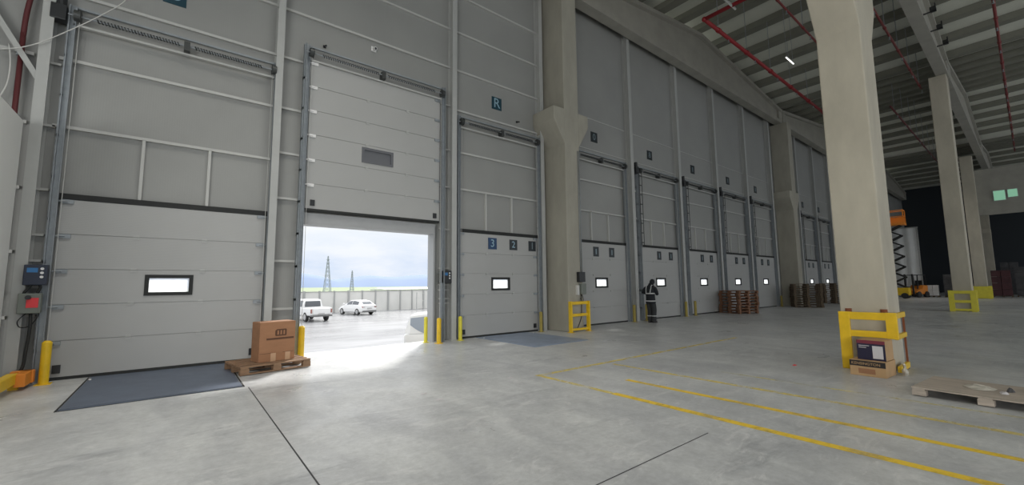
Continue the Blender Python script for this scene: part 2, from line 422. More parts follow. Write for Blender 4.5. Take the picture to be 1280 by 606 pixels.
girder(54.1, 76.0, 2.2, 'concrete girder from the third pillar into the dark far hall')

# concrete pillars with corbels
def pillar(x0, x1, y0, y1, h, label, corbel=True):
    cm = M['conc_shaded'] if y1 > 10 else M['conc']
    t = thing('concrete_column', label, 'pillar', ((x0 + x1) / 2, (y0 + y1) / 2, 0), kind='structure')
    w = (x1 - x0) / 2; d = (y1 - y0) / 2
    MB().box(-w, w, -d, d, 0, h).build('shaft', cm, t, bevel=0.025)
    if corbel:
        for s in (-1, 1):
            b = MB(); b.prism([(s * w * .98, 6.35), (s * (w + .50), 7.15), (s * (w + .50), 7.60), (s * w * .98, 7.60)], 'y', -d, d)
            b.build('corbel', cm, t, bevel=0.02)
    return t
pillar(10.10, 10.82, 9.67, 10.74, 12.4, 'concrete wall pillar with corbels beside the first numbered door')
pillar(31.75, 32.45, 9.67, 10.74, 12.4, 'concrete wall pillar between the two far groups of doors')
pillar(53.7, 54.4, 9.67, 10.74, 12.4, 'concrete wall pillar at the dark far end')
pillar(9.75, 10.70, 1.66, 2.35, 12.4, 'big free standing concrete pillar with cardboard boxes at its foot')
pillar(31.0, 31.95, 2.05, 2.72, 12.4, 'second free standing concrete pillar of the row with open yellow frame', corbel=False)
pillar(53.5, 54.3, 2.62, 3.38, 12.4, 'third free standing concrete pillar, by the overhead panel with green signs', corbel=False)
pillar(75, 75.8, 2.9, 3.7, 12.4, 'farthest free standing concrete pillar in the dark hall')

# steel wall columns (H sections)
def steel_column(x, label, p=0.27, w=0.16, h=13.0):
    b = MB(); y1 = 10.75; y0 = y1 - p
    b.box(x - w / 2, x + w / 2, y0, y0 + .016, 0, h); b.box(x - w / 2, x + w / 2, y1 - .016, y1, 0, h)
    b.box(x - .012, x + .012, y0 + .016, y1 - .016, 0, h)
    b.box(x - w / 2 - .04, x + w / 2 + .04, y0 - .04, y1, 0, .02)
    o = b.build('steel_column', M['steel']); tag(o, label, 'steel column', kind='structure'); return o
steel_column(-2.045, 'pale steel column beside the low left partition', w=0.15)
steel_column(1.57, 'pale steel column behind the cardboard carton, left of the open doorway', w=0.15)
steel_column(6.23, 'pale steel column between the open doorway and the numbered door')
steel_column(9.80, 'pale steel column next to the first concrete wall pillar')
for x, l in ((15.12, 'pale steel wall column directly left of the person'), (19.05, 'pale steel wall column between the fifth and sixth doors of the row'),
             (22.95, 'pale steel wall column behind the reddish pallet stack'), (26.85, 'pale steel wall column between the seventh and eighth doors of the row'),
             (30.75, 'pale steel wall column just before the second wall pillar'), (35.75, 'pale steel wall column just beyond the second wall pillar'),
             (39.65, 'far steel wall column between the last two visible doors'), (43.55, 'farthest steel wall column before the near pillar hides the wall')):
    steel_column(x, l, p=0.26, w=0.2)

# steel brace and left pipe
o = MB().bar((-2.95, 10.60, 6.75), (-2.09, 10.55, 5.20), 0.10, 0.08).build('steel_brace', M['steel']); tag(o, 'pale diagonal steel brace meeting the leftmost steel column', 'brace', kind='structure')
t = thing('riser_pipe', 'dark red vertical pipe behind the leftmost steel column', 'pipe', (-2.33, 10.60, 0))
MB().cyl((0, 0, 0), (0, 0, 6.0), 0.036, 12).tube([(0, 0, 5.95), (0.015, 0, 6.4), (.08, 0, 7.2), (.10, 0, 8.4), (.10, 0, 12)], 0.036, 10).build('pipe_run', M['maroon'], t, True)
for z in (1.5, 4.5, 5.6): MB().cyl((0, 0, z - .03), (0, 0, z + .03), 0.06, 12).box(-.02, .02, 0, .12, z - .015, z + .015).build('clamp', M['galv'], t)
t = thing('hose', 'thin pale hose looping on the wall above the low partition', 'hose', (-2.5, 10.62, 5.4))
MB().tube([(0.02, 0, 0.35), (0.06, 0, 0.0), (.05, 0, -.35), (-.02, 0, -.62), (-.12, -.02, -.85)], 0.012, 6).build('hose_run', M['lightgrey'], t, True)

t = thing('wire', 'thin pale wire slung past the steel column and springs at the upper left', 'wire', (-2.3, 10.42, 5.65))
MB().tube([(-.75, .1, -.25), (.0, 0, .0), (.55, -.02, .52), (1.1, 0, 1.2), (1.25, 0.05, 1.5)], 0.009, 6).build('wire_run', M['lightgrey'], t, True)
# ------------------------------------------------------------------ sectional doors
def make_door(name, cx, w, zb, label, n=5, sh=0.62, win=None, yy=10.66, detail=2, hinge_cols=(-.55, .50)):
    t = thing(name, label, 'dock door', (cx, yy, 0), kind='structure')
    h = w / 2
    for i in range(n):
        z0 = zb + .055 + i * sh; z1 = z0 + sh - 0.010
        b = MB().box(-h, h, .022, .05, z1, z0 + sh)
        if win and i == win[4]:
            x0, x1, wz0, wz1 = win[:4]
            b.box(-h, x0, 0, .05, z0, z1).box(x1, h, 0, .05, z0, z1).box(x0, x1, 0, .05, z0, wz0).box(x0, x1, 0, .05, wz1, z1)
            bmesh.ops.remove_doubles(b.bm, verts=b.bm.verts[:], dist=0.0003)
            s = b.build('door_section', M['door'], t)
            f = MB(); fr = 0.045
            f.box(x0 - .02, x1 + .02, -.018, .06, wz1 - fr, wz1 + .02).box(x0 - .02, x1 + .02, -.018, .06, wz0 - .02, wz0 + fr)
            f.box(x0 - .02, x0 + fr, -.018, .06, wz0 + fr, wz1 - fr).box(x1 - fr, x1 + .02, -.018, .06, wz0 + fr, wz1 - fr)
            fo = f.build('window_frame', M['seal'] if zb < 1 else M['winmat'], t)
            po = MB().box(x0 + fr, x1 - fr, .02, .028, wz0 + fr, wz1 - fr).build('pane', M['pane'] if zb < 1 else M['winmat'], fo)
        else:
            b.box(-h, h, 0, .05, z0, z1).build('door_section', M['door'], t)
    MB().box(-h, h, 0.0, .05, zb - .005, zb + .055).build('bottom_seal', M['seal'], t)
    if zb < 1:
        MB().box(-h - .05, h + .05, -.01, .08, zb + .055 + n * sh, zb + .055 + n * sh + .10).build('top_seal', M['seal'], t)
    if detail:
        cols = list(hinge_cols)
        for i in range(1, n):
            z = zb + .055 + i * sh - .004
            for hx in cols:
                MB().box(hx - .04, hx + .04, -.014, 0, z - .045, z + .035).cyl((hx - .045, -.014, z), (hx + .045, -.014, z), 0.009, 8).build('hinge', M['steel'], t)
        if detail > 1:
            for i in range(0, n):
                z = zb + .055 + (i + 1) * sh - .03
                for s in (-1, 1):
                    x0 = s * (h - .17); x1 = s * (h - .01)
                    MB().box(min(x0, x1), max(x0, x1), -.03, 0, z - .05, z + .02).cyl((s * (h - .1), -.035, z - .015), (s * (h + .06), -.035, z - .015), 0.014, 8).build('roller_bracket', M['white' if s < 0 and zb > 1 else 'galv'], t)
            for s in (-1, 1):
                MB().box(s * (h - .15) - .05, s * (h - .15) + .05, -.035, 0, zb + .12, zb + .26).build('bottom_bracket', M['blackbox'], t)
    return t
M['winmat'] = mat('dark_grey_acrylic', (0.13, 0.135, 0.15), 0.25)
make_door('door_1', (D1[0] + D1[1]) / 2, 3.17, 0.0, 'closed grey sectional dock door with wide window, behind the blue plate on the left', win=(-.36, .34, 1.44, 1.80, 2))
make_door('door_2', 3.99, 3.52, 3.34, 'raised grey sectional door above the open doorway', n=6, sh=0.60, win=(-.46, .34, 4.74, 5.10, 2), yy=10.52, hinge_cols=(-.35, .75))
make_door('door_3', 8.06, 3.12, 0.0, 'closed grey dock door with three numbered signs near its top', win=(-.36, .34, 1.41, 1.78, 2))
dl = ['closed grey dock door just right of the first concrete wall pillar', 'closed grey dock door behind the person',
      'closed grey dock door second to the right from the person', 'closed grey dock door behind the reddish pallet stack',
      'closed grey dock door just before the second wall pillar', 'far closed dock door first beyond the second wall pillar',
      'far closed dock door second beyond the second wall pillar', 'farthest closed dock door beside the edge of the near pillar']
for i, c in enumerate(DOCKS):
    make_door('door_%d' % (4 + i), c, 3.04, 0.0, dl[i], win=(-.38, .36, 1.43, 1.79, 2) if i else (-.44, .28, 1.43, 1.79, 2), detail=1 if i < 3 else 0)

# lintel and jamb lining of the open doorway
o = MB().box(D2[0], D2[1], 10.60, 10.92, 3.05, 3.30).box(D2[0], D2[1], 10.58, 10.92, 3.02, 3.06).build('trim_1', M['lintel']); tag(o, 'grey head frame over the open doorway', 'door frame', kind='structure')
for k, (xa, xb) in enumerate(((D2[0] - .05, D2[0] + .006), (D2[1] - .006, D2[1] + .045))):
    o = MB().box(xa, xb, 10.62, 10.965, .001, 3.3).build('trim_%d' % (2 + k), M['jamb']); tag(o, ('left' if k == 0 else 'right') + ' galvanised jamb of the open doorway', 'door frame', kind='structure')

# vertical lift gear
def lift_gear(cx, w, ztop, label, motor=True, rungs=False, detail=True, zs=6.52, y=10.58):
    t = thing('door_lift_gear', label, 'door track', (cx, y, 0))
    h = w / 2
    for s in (-1, 1):
        b = MB(); x = s * (h + .06)
        b.box(x - .045, x + .045, .02, .03, 0, ztop).box(x + s * .035, x + s * .045, -.06, .02, 0, ztop).box(x - s * .045, x - s * .035, -.03, .02, 0, ztop)
        b.box(x + s * .045, x + s * .07, .02, .16, 0, ztop)
        for z in [0.5 + .75 * i for i in range(int((ztop - .5) / .75))]:
            b.box(x + s * .03, x + s * .07, .02, .16, z, z + .05)
        b.build('guide_rail', M['galv'], t)
        if detail:
            MB().cyl((x - s * .09, -.02, .1), (x - s * .09, -.02, zs), 0.006, 6).build('lift_cable', M['girt'], t)
            d = MB().cyl((s * (h - .04), -.06, zs), (s * (h + .04), -.06, zs), 0.10, 16).cyl((s * (h - .05), -.06, zs), (s * (h - .04), -.06, zs), 0.115, 16)
            d.build('cable_drum', M['spring'], t, False)
    MB().cyl((-h - .12, -.06, zs), (h + .12, -.06, zs), 0.014, 8).build('spring_shaft', M['galv'], t)
    for a, c in ((-h + .25, -.12), (.12, h - .25)):
        b = MB(); n = 40 if detail else 1
        if detail:
            pts = []
            T = 26; L = c - a
            for i in range(T * 8 + 1):
                u = i / (T * 8); pts.append((a + L * u, -.06 + .030 * math.cos(2 * PI * T * u), zs + .030 * math.sin(2 * PI * T * u)))
            b.tube(pts, 0.011, 4, smooth=False)
        else:
            b.cyl((a, -.06, zs), (c, -.06, zs), 0.05, 10)
        b.build('torsion_spring', M['spring'], t)
    MB().box(-.05, .05, -.10, .10, zs - .11, zs + .08).build('centre_bearing', M['spring'], t)
    MB().box(-h - .14, h + .14, .05, .10, zs + .19, zs + .23).build('header_angle', M['galv'], t)
    MB().box(-h - .05, h + .05, .02, .10, zs - .155, zs - .115).build('header_plate', M['girt'], t)
    if motor:
        x = -h - .22
        m_ = MB().box(x - .11, x + .09, -.12, .10, zs - .16, zs + .12).cyl((x, -.02, zs + .12), (x, -.02, zs + .34), .075, 14)
        m_.build('motor', M['blackbox'], t, bevel=0.01)
    if rungs:
        x = -h - .04
        b = MB().box(x - .10, x - .085, -.12, -.10, 3.2, zs).box(x + .085, x + .10, -.12, -.10, 3.2, zs)
        for i in range(8):
            z = 3.3 + i * .42; b.box(x - .10, x + .10, -.12, -.10, z, z + .04)
        b.build('chain_guide', M['spring'], t)
    return t
# the first door has its motor cluster outboard on the column
t1 = lift_gear((D1[0] + D1[1]) / 2, 3.17, 6.72, 'lift rails and springs above the closed door on the left', motor=True)
lift_gear(3.99, 3.56, 7.38, 'lift rails and dark springs around the raised door', motor=False, zs=7.15, y=10.45)
lift_gear(8.06, 3.12, 6.72, 'lift rails and springs above the door with numbered signs', motor=False)
gl = ['lift rails and springs above the door just right of the first wall pillar', 'lift rails and springs above the door behind the person',
      'lift rails and springs above the door second right from the person', 'lift rails and springs above the door behind the reddish pallet stack',
      'lift rails and springs above the door just before the second wall pillar', 'lift rails and springs of the first door beyond the second wall pillar',
      'lift rails and springs of the second door beyond the second wall pillar', 'lift rails and springs of the farthest door']
for i, c in enumerate(DOCKS):
    lift_gear(c, 3.04, 6.72, gl[i], motor=(i not in (0,)), rungs=(i not in (0,)), detail=i < 3)

# small wall cameras and sensor over the doors
def wall_sensor(x, z, label, m='white', r=0.07, name='wall_sensor'):
    t = thing(name, label, 'sensor', (x, 10.75, z))
    MB().box(-r, r, -.03, 0, -r, r).build('mount', M[m], t, bevel=0.008)
    MB().cyl((0, -.03, .01), (0, -.16, -.04), r * .62, 14).build('body', M[m], t)
    MB().cyl((0, -.161, -.041), (0, -.166, -.043), r * .45, 14).build('lens', M['blackbox'], t)
wall_sensor(3.83, 7.98, 'small white box sensor on the wall above the raised door')
wall_sensor(2.58, 7.60, 'tiny dark sensor on the wall left of the white one above the raised door', 'blackbox', .035)
wall_sensor(8.85, 7.15, 'tiny dark sensor on the wall under the teal letter sign', 'blackbox', .03)

# ------------------------------------------------------------------ signs
def sign(x, y, z, w, h, char, label, m='sign', ink='signink', size=None, group=None):
    t = thing('dock_sign', label, 'sign', (x, y, z), group=group)
    MB().box(-w / 2, w / 2, -.012, 0, -h / 2, h / 2).build('plate', M[m], t)
    if char == '|':
        MB().box(-w * .10, w * .12, -.015, -.011, -h * .28, h * .28).build('mark', M[ink], t)
    elif char:
        text('lettering', char, size or h * 1.0, M[ink], t, (0, -.0135, 0), FRONT)
    return t
sign(-.37, 10.75, 7.71, .38, .52, '6', 'dark blue sign with round pale character high above the left closed door')
sign(8.0, 10.75, 7.58, .40, .42, 'R', 'teal letter sign on the wall above the numbered door', size=.46)
sign(12.93, 10.75, 7.50, .40, .42, '0', 'dark sign with pale mark high above the door right of the first wall pillar', 'signdark', 'signink2', size=.36)
sign(16.85, 10.75, 7.49, .40, .42, '8', 'dark sign high on the wall above the person', 'signdark', 'signink2', size=.36)
for x, l in ((20.75, 'small dark sign high on the wall, third to the right of the teal letter sign'), (24.75, 'small dark sign high on the wall above the reddish pallet stack'),
             (28.6, 'small dark sign high on the wall just before the second wall pillar'), (37.3, 'far dark sign high on the wall beyond the second wall pillar'),
             (41.1, 'farthest dark sign high on the wall beyond the second wall pillar')):
    sign(x, 10.75, 7.47, .40, .44, '|', l, 'signdark', 'signink2')
sign(7.73, 10.66, 2.865, .33, .36, '3', 'blue sign reading 3 on the numbered door', 'signblue', 'signink', size=.34)
sign(8.58, 10.66, 2.865, .32, .34, '2', 'dark sign reading 2 on the numbered door', 'signdark', 'signink', size=.30)
sign(9.40, 10.66, 2.865, .32, .34, '1', 'dark sign reading 1 near the edge of the numbered door', 'signdark', 'signink2', size=.34)
sl = ['door just right of the first wall pillar', 'door behind the person', 'door second right from the person', 'door behind the reddish pallet stack', 'door just before the second wall pillar', 'first door beyond the second wall pillar', 'second door beyond the second wall pillar']
for i, c in enumerate(DOCKS[:7]):
    for dx, w in ((-.52, 'left small dark sign on the '), (.45, 'right small dark sign on the ')):
        dx2 = dx + (.45 if i in (1, 2, 3) else .15 if i == 0 else .1)
        sign(c + dx2, 10.66, 2.82, .32, .38, '|', w + sl[i], 'signdark', 'signink2')

# ------------------------------------------------------------------ control boxes
def control_box(x, y, z, w, h, label, m='navybox', face=True, red=False, name='control_box'):
    t = thing(name, label, 'control box', (x, y, z))
    MB().box(-w / 2, w / 2, -.13, 0, -h / 2, h / 2).build('housing', M[m], t, bevel=0.012)
    if face:
        MB().box(-w * .36, w * .10, -.134, -.129, h * .12, h * .34).build('display', M['bluelcd'], t)
        for k in range(3):
            MB().cyl((w * .28, -.13, h * .30 - k * h * .2), (w * .28, -.142, h * .30 - k * h * .2), .022, 12).build('button', M['white'], t)
    MB().box(-w * .45, -w * .05, 0, 10.745 - y if x < 10 else .01, h * .30, h * .36).box(-w * .45, -w * .05, 0, 10.745 - y if x < 10 else .01, -h * .36, -h * .30).build('mount_bracket', M['galv'], t)
    if red:
        MB().box(-w * .12, w * .40, -.137, -.129, -.07, .09).build('warning_sticker', M['redlabel'], t)
        MB().cyl((-w * .05, -.13, h * .3), (-w * .05, -.17, h * .3), .035, 14).build('rotary_switch', M['blackbox'], t)
    return t
control_box(-1.855, 10.49, 1.80, .27, .34, 'navy control box with small blue display by the left steel column')
control_box(-1.89, 10.49, 1.33, .26, .33, 'grey green switch box with red sticker under the navy control box', 'greybox', False, True, 'switch_box')
t = thing('power_cable', 'black cable hanging from the red stickered switch box to the floor', 'cable', (-1.87, 10.42, 0))
MB().tube([(0, 0, 1.16), (.01, -.01, .9), (-.01, -.01, .55), (-.03, -.02, .28), (-.13, -.02, .17), (-.3, -.02, .013)], 0.022, 8).build('cable_run', M['seal'], t, True)
t = thing('conduit', 'black looping conduits between the navy box and the switch box', 'cable', (-1.87, 10.42, 0))
MB().tube([(-.03, 0, 1.64), (-.05, -.01, 1.58), (-.09, -.01, 1.52), (-.1, 0, 1.49)], 0.02, 8).tube([(.07, 0, 1.64), (.08, -.01, 1.58), (.05, -.01, 1.5)], 0.02, 8).build('conduit_run', M['seal'], t, True)
MB().tube([(-.05, 0, 1.17), (-.13, -.02, 1.05), (-.10, -.03, .95), (.0, -.02, .96), (.08, -.01, 1.1), (.09, 0, 1.2)], 0.008, 6).build('loose_wire', M['seal'], t, True)
control_box(5.98, 10.60, 1.80, .34, .36, 'dark control box between the open doorway and the numbered door', 'blackbox')
control_box(10.66, 9.67, 1.80, .30, .34, 'black control box on the face of the first wall pillar', 'blackbox', False)
control_box(10.72, 9.67, 1.40, .24, .36, 'grey switch box under the black box on the first wall pillar', 'greybox', False, False, 'switch_box')
o = MB().box(-.05, .05, -.08, 0, -.16, .16).build('junction_box', M['lightgrey'], loc=(10.50, 9.67, 1.36)); tag(o, 'slim pale box beside the switch box on the first wall pillar', 'junction box')
t = thing('power_cable', 'black cable looping down the first wall pillar behind the yellow frame', 'cable', (10.66, 9.64, 0))
MB().tube([(.04, 0, 1.22), (.1, -.02, 1.05), (.02, -.03, .95), (-.04, -.02, 1.1)], 0.012, 6).tube([(.0, -.01, 1.22), (.0, -.02, .8), (-.04, -.03, .45), (-.18, -.03, .18), (-.3, -.03, .05)], 0.014, 6).build('cable_run', M['seal'], t, True)
t = thing('conduit', 'pair of thin vertical conduits above the black box on the first wall pillar', 'conduit', (10.70, 9.65, 0))
MB().cyl((0, 0, 1.97), (0, 0, 6.2), .014, 8).cyl((.07, 0, 1.97), (.07, 0, 6.2), .014, 8).build('conduit_run', M['galv'], t, True)
for i, (x, l) in enumerate(((15.32, 'dark control box on the steel column beside the person'), (19.28, 'dark control box on the column between the fifth and sixth doors'), (23.18, 'dark control box on the column behind the reddish pallet stack'), (27.08, 'dark control box on the column just right of the reddish pallet stack'), (31.0, 'dark control box on the last column before the second wall pillar'))):
    control_box(x, 10.745, 1.72, .22, .38, l, 'blackbox', False)
    control_box(x, 10.745, 2.75, .20, .34, l.replace('dark control box', 'small dark upper box'), 'blackbox', False, False, 'junction_box')

# ------------------------------------------------------------------ bollards, rail, guards
def bollard(x, y, h, r, label, m='yellow'):
    t = thing('bollard', label, 'bollard', (x, y, 0))
    MB().cyl((0, 0, 0), (0, 0, h - r * .5), r, 18).cyl((0, 0, h - r * .5), (0, 0, h), r, 18, r2=r * .55).build('tube', M[m], t, False)
    MB().box(-r * 1.5, r * 1.5, -r * 1.5, r * 1.5, 0, .012).build('base_plate', M[m], t)
    return t
bollard(-1.64, 10.36, .71, .062, 'orange yellow bollard beside the left jamb of the closed left door')
bollard(2.20, 10.22, .70, .065, 'yellow bollard half hidden behind the cardboard carton')
bollard(5.44, 10.66, .70, .05, 'lemon yellow bollard standing in the doorway against its bright right edge', 'yellow2')
bollard(5.62, 10.24, .68, .06, 'orange yellow bollard inside the right edge of the open doorway')
bollard(6.38, 10.38, .68, .055, 'lemon yellow bollard beside the left edge of the numbered door', 'yellow2')
bollard(9.52, 10.40, .66, .055, 'dull yellow bollard beside the right edge of the numbered door', 'yellowdull')
for x, l in ((14.68, 'dull yellow bollard left of the column by the person'), (15.55, 'short dull bollard just behind the person'), (18.75, 'dull yellow bollard between the fifth and sixth doors'), (19.6, 'small yellow bollard at the left edge of the sixth door'), (30.55, 'small yellow bollard before the second wall pillar'), (26.6, 'dull yellow bollard right of the reddish pallet stack')):
    bollard(x, 10.38, .70, .06, l, 'yellowdull')

t = thing('guard_rail', 'yellow low guard rail on the floor by the left partition', 'guard rail', (-1.90, 9.4, 0))
MB().bar((-.02, -3.2, .19), (-.02, .60, .19), .12, .16).build('beam', M['yellow'], t, bevel=.012)
MB().bar((-.10, .92, .16), (.16, .92, .16), .12, .20).bar((.08, .5, .16), (.08, 1.0, .16), .12, .20).build('end_beam', M['orange'], t, bevel=.012)
for y in (-2.6, -.9, .72): MB().box(-.07, .03, y - .05, y + .05, 0, .2).build('foot', M['yellow'], t)

def guard(x0, x1, y0, y1, h, label, sides, m='yellow', tw=.09, zmid=.57):
    """column guard; sides: letters of the faces it covers: L (-X face), F (-Y), R (+X), B (+Y)"""
    t = thing('column_guard', label, 'column guard', ((x0 + x1) / 2, (y0 + y1) / 2, 0))
    w = (x1 - x0) / 2; d = (y1 - y0) / 2; T = .05
    corners = set()
    def rail(a, b, z, hh):
        MB().bar((*a, z), (*b, z), T, hh).build('rail', M[m], t, bevel=.006)
    S = {'L': ((-w, -d), (-w, d)), 'F': ((-w, -d), (w, -d)), 'R': ((w, -d), (w, d)), 'B': ((-w, d), (w, d))}
    for s in sides:
        a, b = S[s]; corners.add(a); corners.add(b)
        rail(a, b, h - tw / 2 - .01, tw); rail(a, b, zmid, tw * .9); rail(a, b, .09, tw * .7)
    for c in corners:
        MB().box(c[0] - T * .55, c[0] + T * .55, c[1] - tw * .7, c[1] + tw * .7, .012, h).build('upright', M[m], t, bevel=.006)
        MB().box(c[0] - .07, c[0] + .07, c[1] - .09, c[1] + .09, 0, .014).build('foot_plate', M[m], t)
    return t
t = thing('column_guard', 'bright yellow frame guarding the foot of the big near pillar', 'column guard', (9.52, 1.92, 0))
for z, hh in ((.945, .13), (.635, .11)): MB().box(-.03, .03, -.38, .38, z - hh / 2, z + hh / 2).build('rail', M['yellow'], t, bevel=.006)
MB().box(-.034, .026, .24, .40, .012, 1.014).build('upright', M['yellow'], t, bevel=.006)
MB().box(-.034, .026, -.40, -.25, .575, 1.014).build('upright', M['yellow'], t, bevel=.006)
MB().box(-.03, .05, .12, .40, 0, .09).build('foot_plate', M['yellow'], t, bevel=.006)
for z, hh in ((.955, .09), (.60, .08), (.07, .10)): MB().box(.03, .80, -.385, -.335, z - hh / 2, z + hh / 2).build('side_rail', M['yellow'], t, bevel=.006)
MB().box(.74, .76, -.375, -.345, .0, .99).build('side_post', M['rust'], t)
for yy in (-.2, .3): MB().cyl((.22, yy, .98), (.22, yy, 1.06), .05, 10).build('rust_bolt', M['rust'], t)
guard(10.02, 10.88, 9.52, 9.66, 1.0, 'yellow frame guarding the foot of the first wall pillar', 'F', tw=.10, zmid=.55)
guard(30.85, 31.5, 2.02, 2.78, 1.05, 'yellow open frame guarding the second free standing pillar', 'LF', 'yellow2', tw=.15, zmid=.5)
t = guard(53.35, 54.45, 2.54, 3.46, 1.05, 'solid yellow sheet guard around the third free standing pillar', 'LFB', 'yellow2', tw=.2, zmid=.5)
MB().box(-.62, -.58, -.52, .52, .05, 1.04).build('sheet', M['yellow2'], t)

# ------------------------------------------------------------------ dock leveller plates
def leveller(x0, x1, y0, y1, label, pm='plate', fm='seal'):
    t = thing('dock_leveller', label, 'dock leveller', ((x0 + x1) / 2, y0, 0))
    w = (x1 - x0) / 2; L = y1 - y0
    b = MB().box(-w, w, 0, .02, 0, .006).box(-w, -w + .02, 0, L, 0, .006).box(w - .02, w, 0, L, 0, .006)
    b.build('pit_frame', M[fm], t)
    MB().box(-w + .03, w - .03, .05, L, 0, .010).build('plate', M[pm], t)
    MB().box(-w, w, .07, .082, .0, .0115).build('lip_joint', M[fm], t)
    for s in (-1, 1): MB().cyl((s * (w - .06), L - .35, .0), (s * (w - .06), L - .35, .03), .018, 10).build('stud', M['white'], t)
    return t
leveller(-1.14, .92, 7.93, 10.6, 'blue grey steel floor plate before the closed left door')
leveller(7.05, 9.10, 7.95, 10.6, 'pale blue steel floor plate before the numbered door', 'plate2', 'plate2')

# ------------------------------------------------------------------ pallets and boxes
def pallet_mesh(b, L, W, H=.144, nb=7):
    """L along x, W along y; adds a whole pallet to one mesh"""
    for yc in (-W / 2 + .05, 0, W / 2 - .05): b.box(-L / 2, L / 2, yc - .05, yc + .05, 0, .022)
    for xc in (-L / 2 + .07, 0, L / 2 - .07):
        for yc in (-W / 2 + .05, 0, W / 2 - .05): b.box(xc - .07, xc + .07, yc - .05, yc + .05, .022, .1)
        b.box(xc - .06, xc + .06, -W / 2, W / 2, .1, .122)
    for i in range(nb):
        yc = -W / 2 + .05 + i * (W - .1) / (nb - 1); b.box(-L / 2, L / 2, yc - .047, yc + .047, .122, H)
def pallet(x, y, rot, L, W, m, label, nb=7, group=None, runners=True):
    t = thing('pallet', label, 'pallet', (x, y, 0.0125), rot)
    H = .144
    for yc in (-W / 2 + .05, 0, W / 2 - .05) if runners else (): MB().box(-L / 2, L / 2, yc - .05, yc + .05, 0, .022).build('runner', M[m], t)
    for xc in (-L / 2 + .07, 0, L / 2 - .07):
        for yc in (-W / 2 + .05, 0, W / 2 - .05): MB().box(xc - .07, xc + .07, yc - .05, yc + .05, .022 if runners else 0, .1).build('block', M[m], t)
        MB().box(xc - .06, xc + .06, -W / 2, W / 2, .1, .122).build('stringer_board', M[m], t)
    for i in range(nb):
        yc = -W / 2 + .05 + i * (W - .1) / (nb - 1)
        MB().box(-L / 2, L / 2, yc - .047 if nb < 9 else yc - .055, yc + .047 if nb < 9 else yc + .055, .122, H).build('deck_board', M[m], t)
    return t
R1 = math.radians(9)
pc = Vector((1.48, 9.42))
pallet(1.46, 9.44, R1, 1.2, 1.0, 'wood', 'wooden pallet carrying the cardboard carton', nb=6)
t = thing('cardboard_box', 'brown cardboard carton with dark emblem standing on the wooden pallet', 'box', (1.53, 9.40, 0.158), math.radians(11))
MB().box(-.32, .32, -.20, .20, 0, .735).build('carton', M['card'], t, bevel=.006)
MB().box(-.305, .305, -.17, .17, .735, .739).build('top_flaps', M['card'], t)
b = MB(); b.prism([(-.05, .48), (-.035, .465), (.14, .465), (.155, .48), (.155, .58), (.14, .595), (-.02, .595), (-.05, .57)], 'y', -.2025, -.199); b.build('emblem', M['cardink'], t)
for k in range(3): MB().prism([(-.015 + k * .055, .49), (.015 + k * .055, .49), (.012 + k * .055, .57), (-.012 + k * .055, .57)], 'y', -.204, -.201).build('emblem_letter', M['card'], t)
MB().box(-.20, .29, -.2025, -.199, .40, .435).build('print_line', M['cardink'], t)
for x in (-.07, .19): MB().box(x - .045, x + .045, -.2025, -.199, 0, .15).build('tape', M['tape'], t)
for x in (-.21, .2): MB().box(x - .1, x + .1, -.2022, -.199, .15, .156).build('print_line', M['cardink'], t)

# boxes at the pillar
t = thing('cardboard_box', 'tan cardboard box with black printed band at the foot of the near pillar', 'box', (9.205, 1.84, 0.0), math.radians(-4))
MB().box(-.26, .26, -.235, .235, 0, .25).build('carton', M['card2'], t, bevel=.005)
MB().box(-.263, -.259, -.235, .235, .155, .245).build('print_band', M['blackprint'], t)
text('lettering', 'KENSINGTON', .060, M['card2'], t, (-.264, .02, .197), LEFTF, .001)
MB().box(-.262, -.259, -.1, .12, .04, .12).build('tape', M['card'], t)
t = thing('cardboard_box', 'dark navy printed carton stacked on the tan box at the near pillar', 'box', (9.26, 1.80, 0.252), math.radians(-4))
MB().box(-.20, .20, -.185, .185, 0, .32).build('carton', M['card2'], t, bevel=.004)
MB().box(-.203, -.199, -.185, .185, .0, .265).build('printed_face', M['darkprint'], t)
MB().box(-.203, -.199, -.185, .185, .265, .32).build('printed_stripe', M['redprint'], t)
MB().box(-.205, -.2025, -.155, -.02, .03, .235).build('picture_panel', M['whiteprint'], t)
for k, (a, c) in enumerate(((.02, .16), (.06, .16))): MB().box(-.205, -.2025, a, c, .225 - k * .03, .235 - k * .03).build('print_line', M['whiteprint'], t)

t = thing('plastic_bag', 'crumpled pale plastic bag wedged between the tan box and the pillar frame', 'bag', (9.45, 1.475, 0))
b = MB(); b.ball((0, 0, .06), .05, .035, .06, 10).ball((.02, .01, .15), .025, .02, .05, 8)
for v in b.bm.verts: v.co += Vector((random.uniform(-.012, .012), random.uniform(-.012, .012), random.uniform(-.012, .012)))
b.build('bag_body', M['film'], t)

# flat grey pallet on the right
t = pallet(8.40, .47, math.radians(90 - 5), 1.35, 1.10, 'woodgrey', 'weathered grey pallet lying flat on the floor, strewn with film scraps', nb=10, runners=False); t.scale = (1, 1, .74)
def scrap(x, y, z, s, label, m='film', flat=.3, seed=0, group=None):
    rnd = random.Random(seed); b = MB()
    n = 9; ring = []
    for i in range(n):
        a = 2 * PI * i / n; r = s * rnd.uniform(.55, 1.0); ring.append((x + r * math.cos(a), y + r * math.sin(a) * .7, z + .003))
    c = [b.bm.verts.new(p) for p in ring]
    mid = [b.bm.verts.new((x + (p[0] - x) * .5, y + (p[1] - y) * .5, z + .006 + rnd.uniform(.2, 1) * s * flat)) for p in ring]
    for i in range(n):
        j = (i + 1) % n; b.bm.faces.new((c[i], c[j], mid[j], mid[i]))
    b.bm.faces.new(mid); b.bm.faces.new(list(reversed(c)))
    o = b.build('litter_scrap', M[m]); tag(o, label, 'litter', group); return o
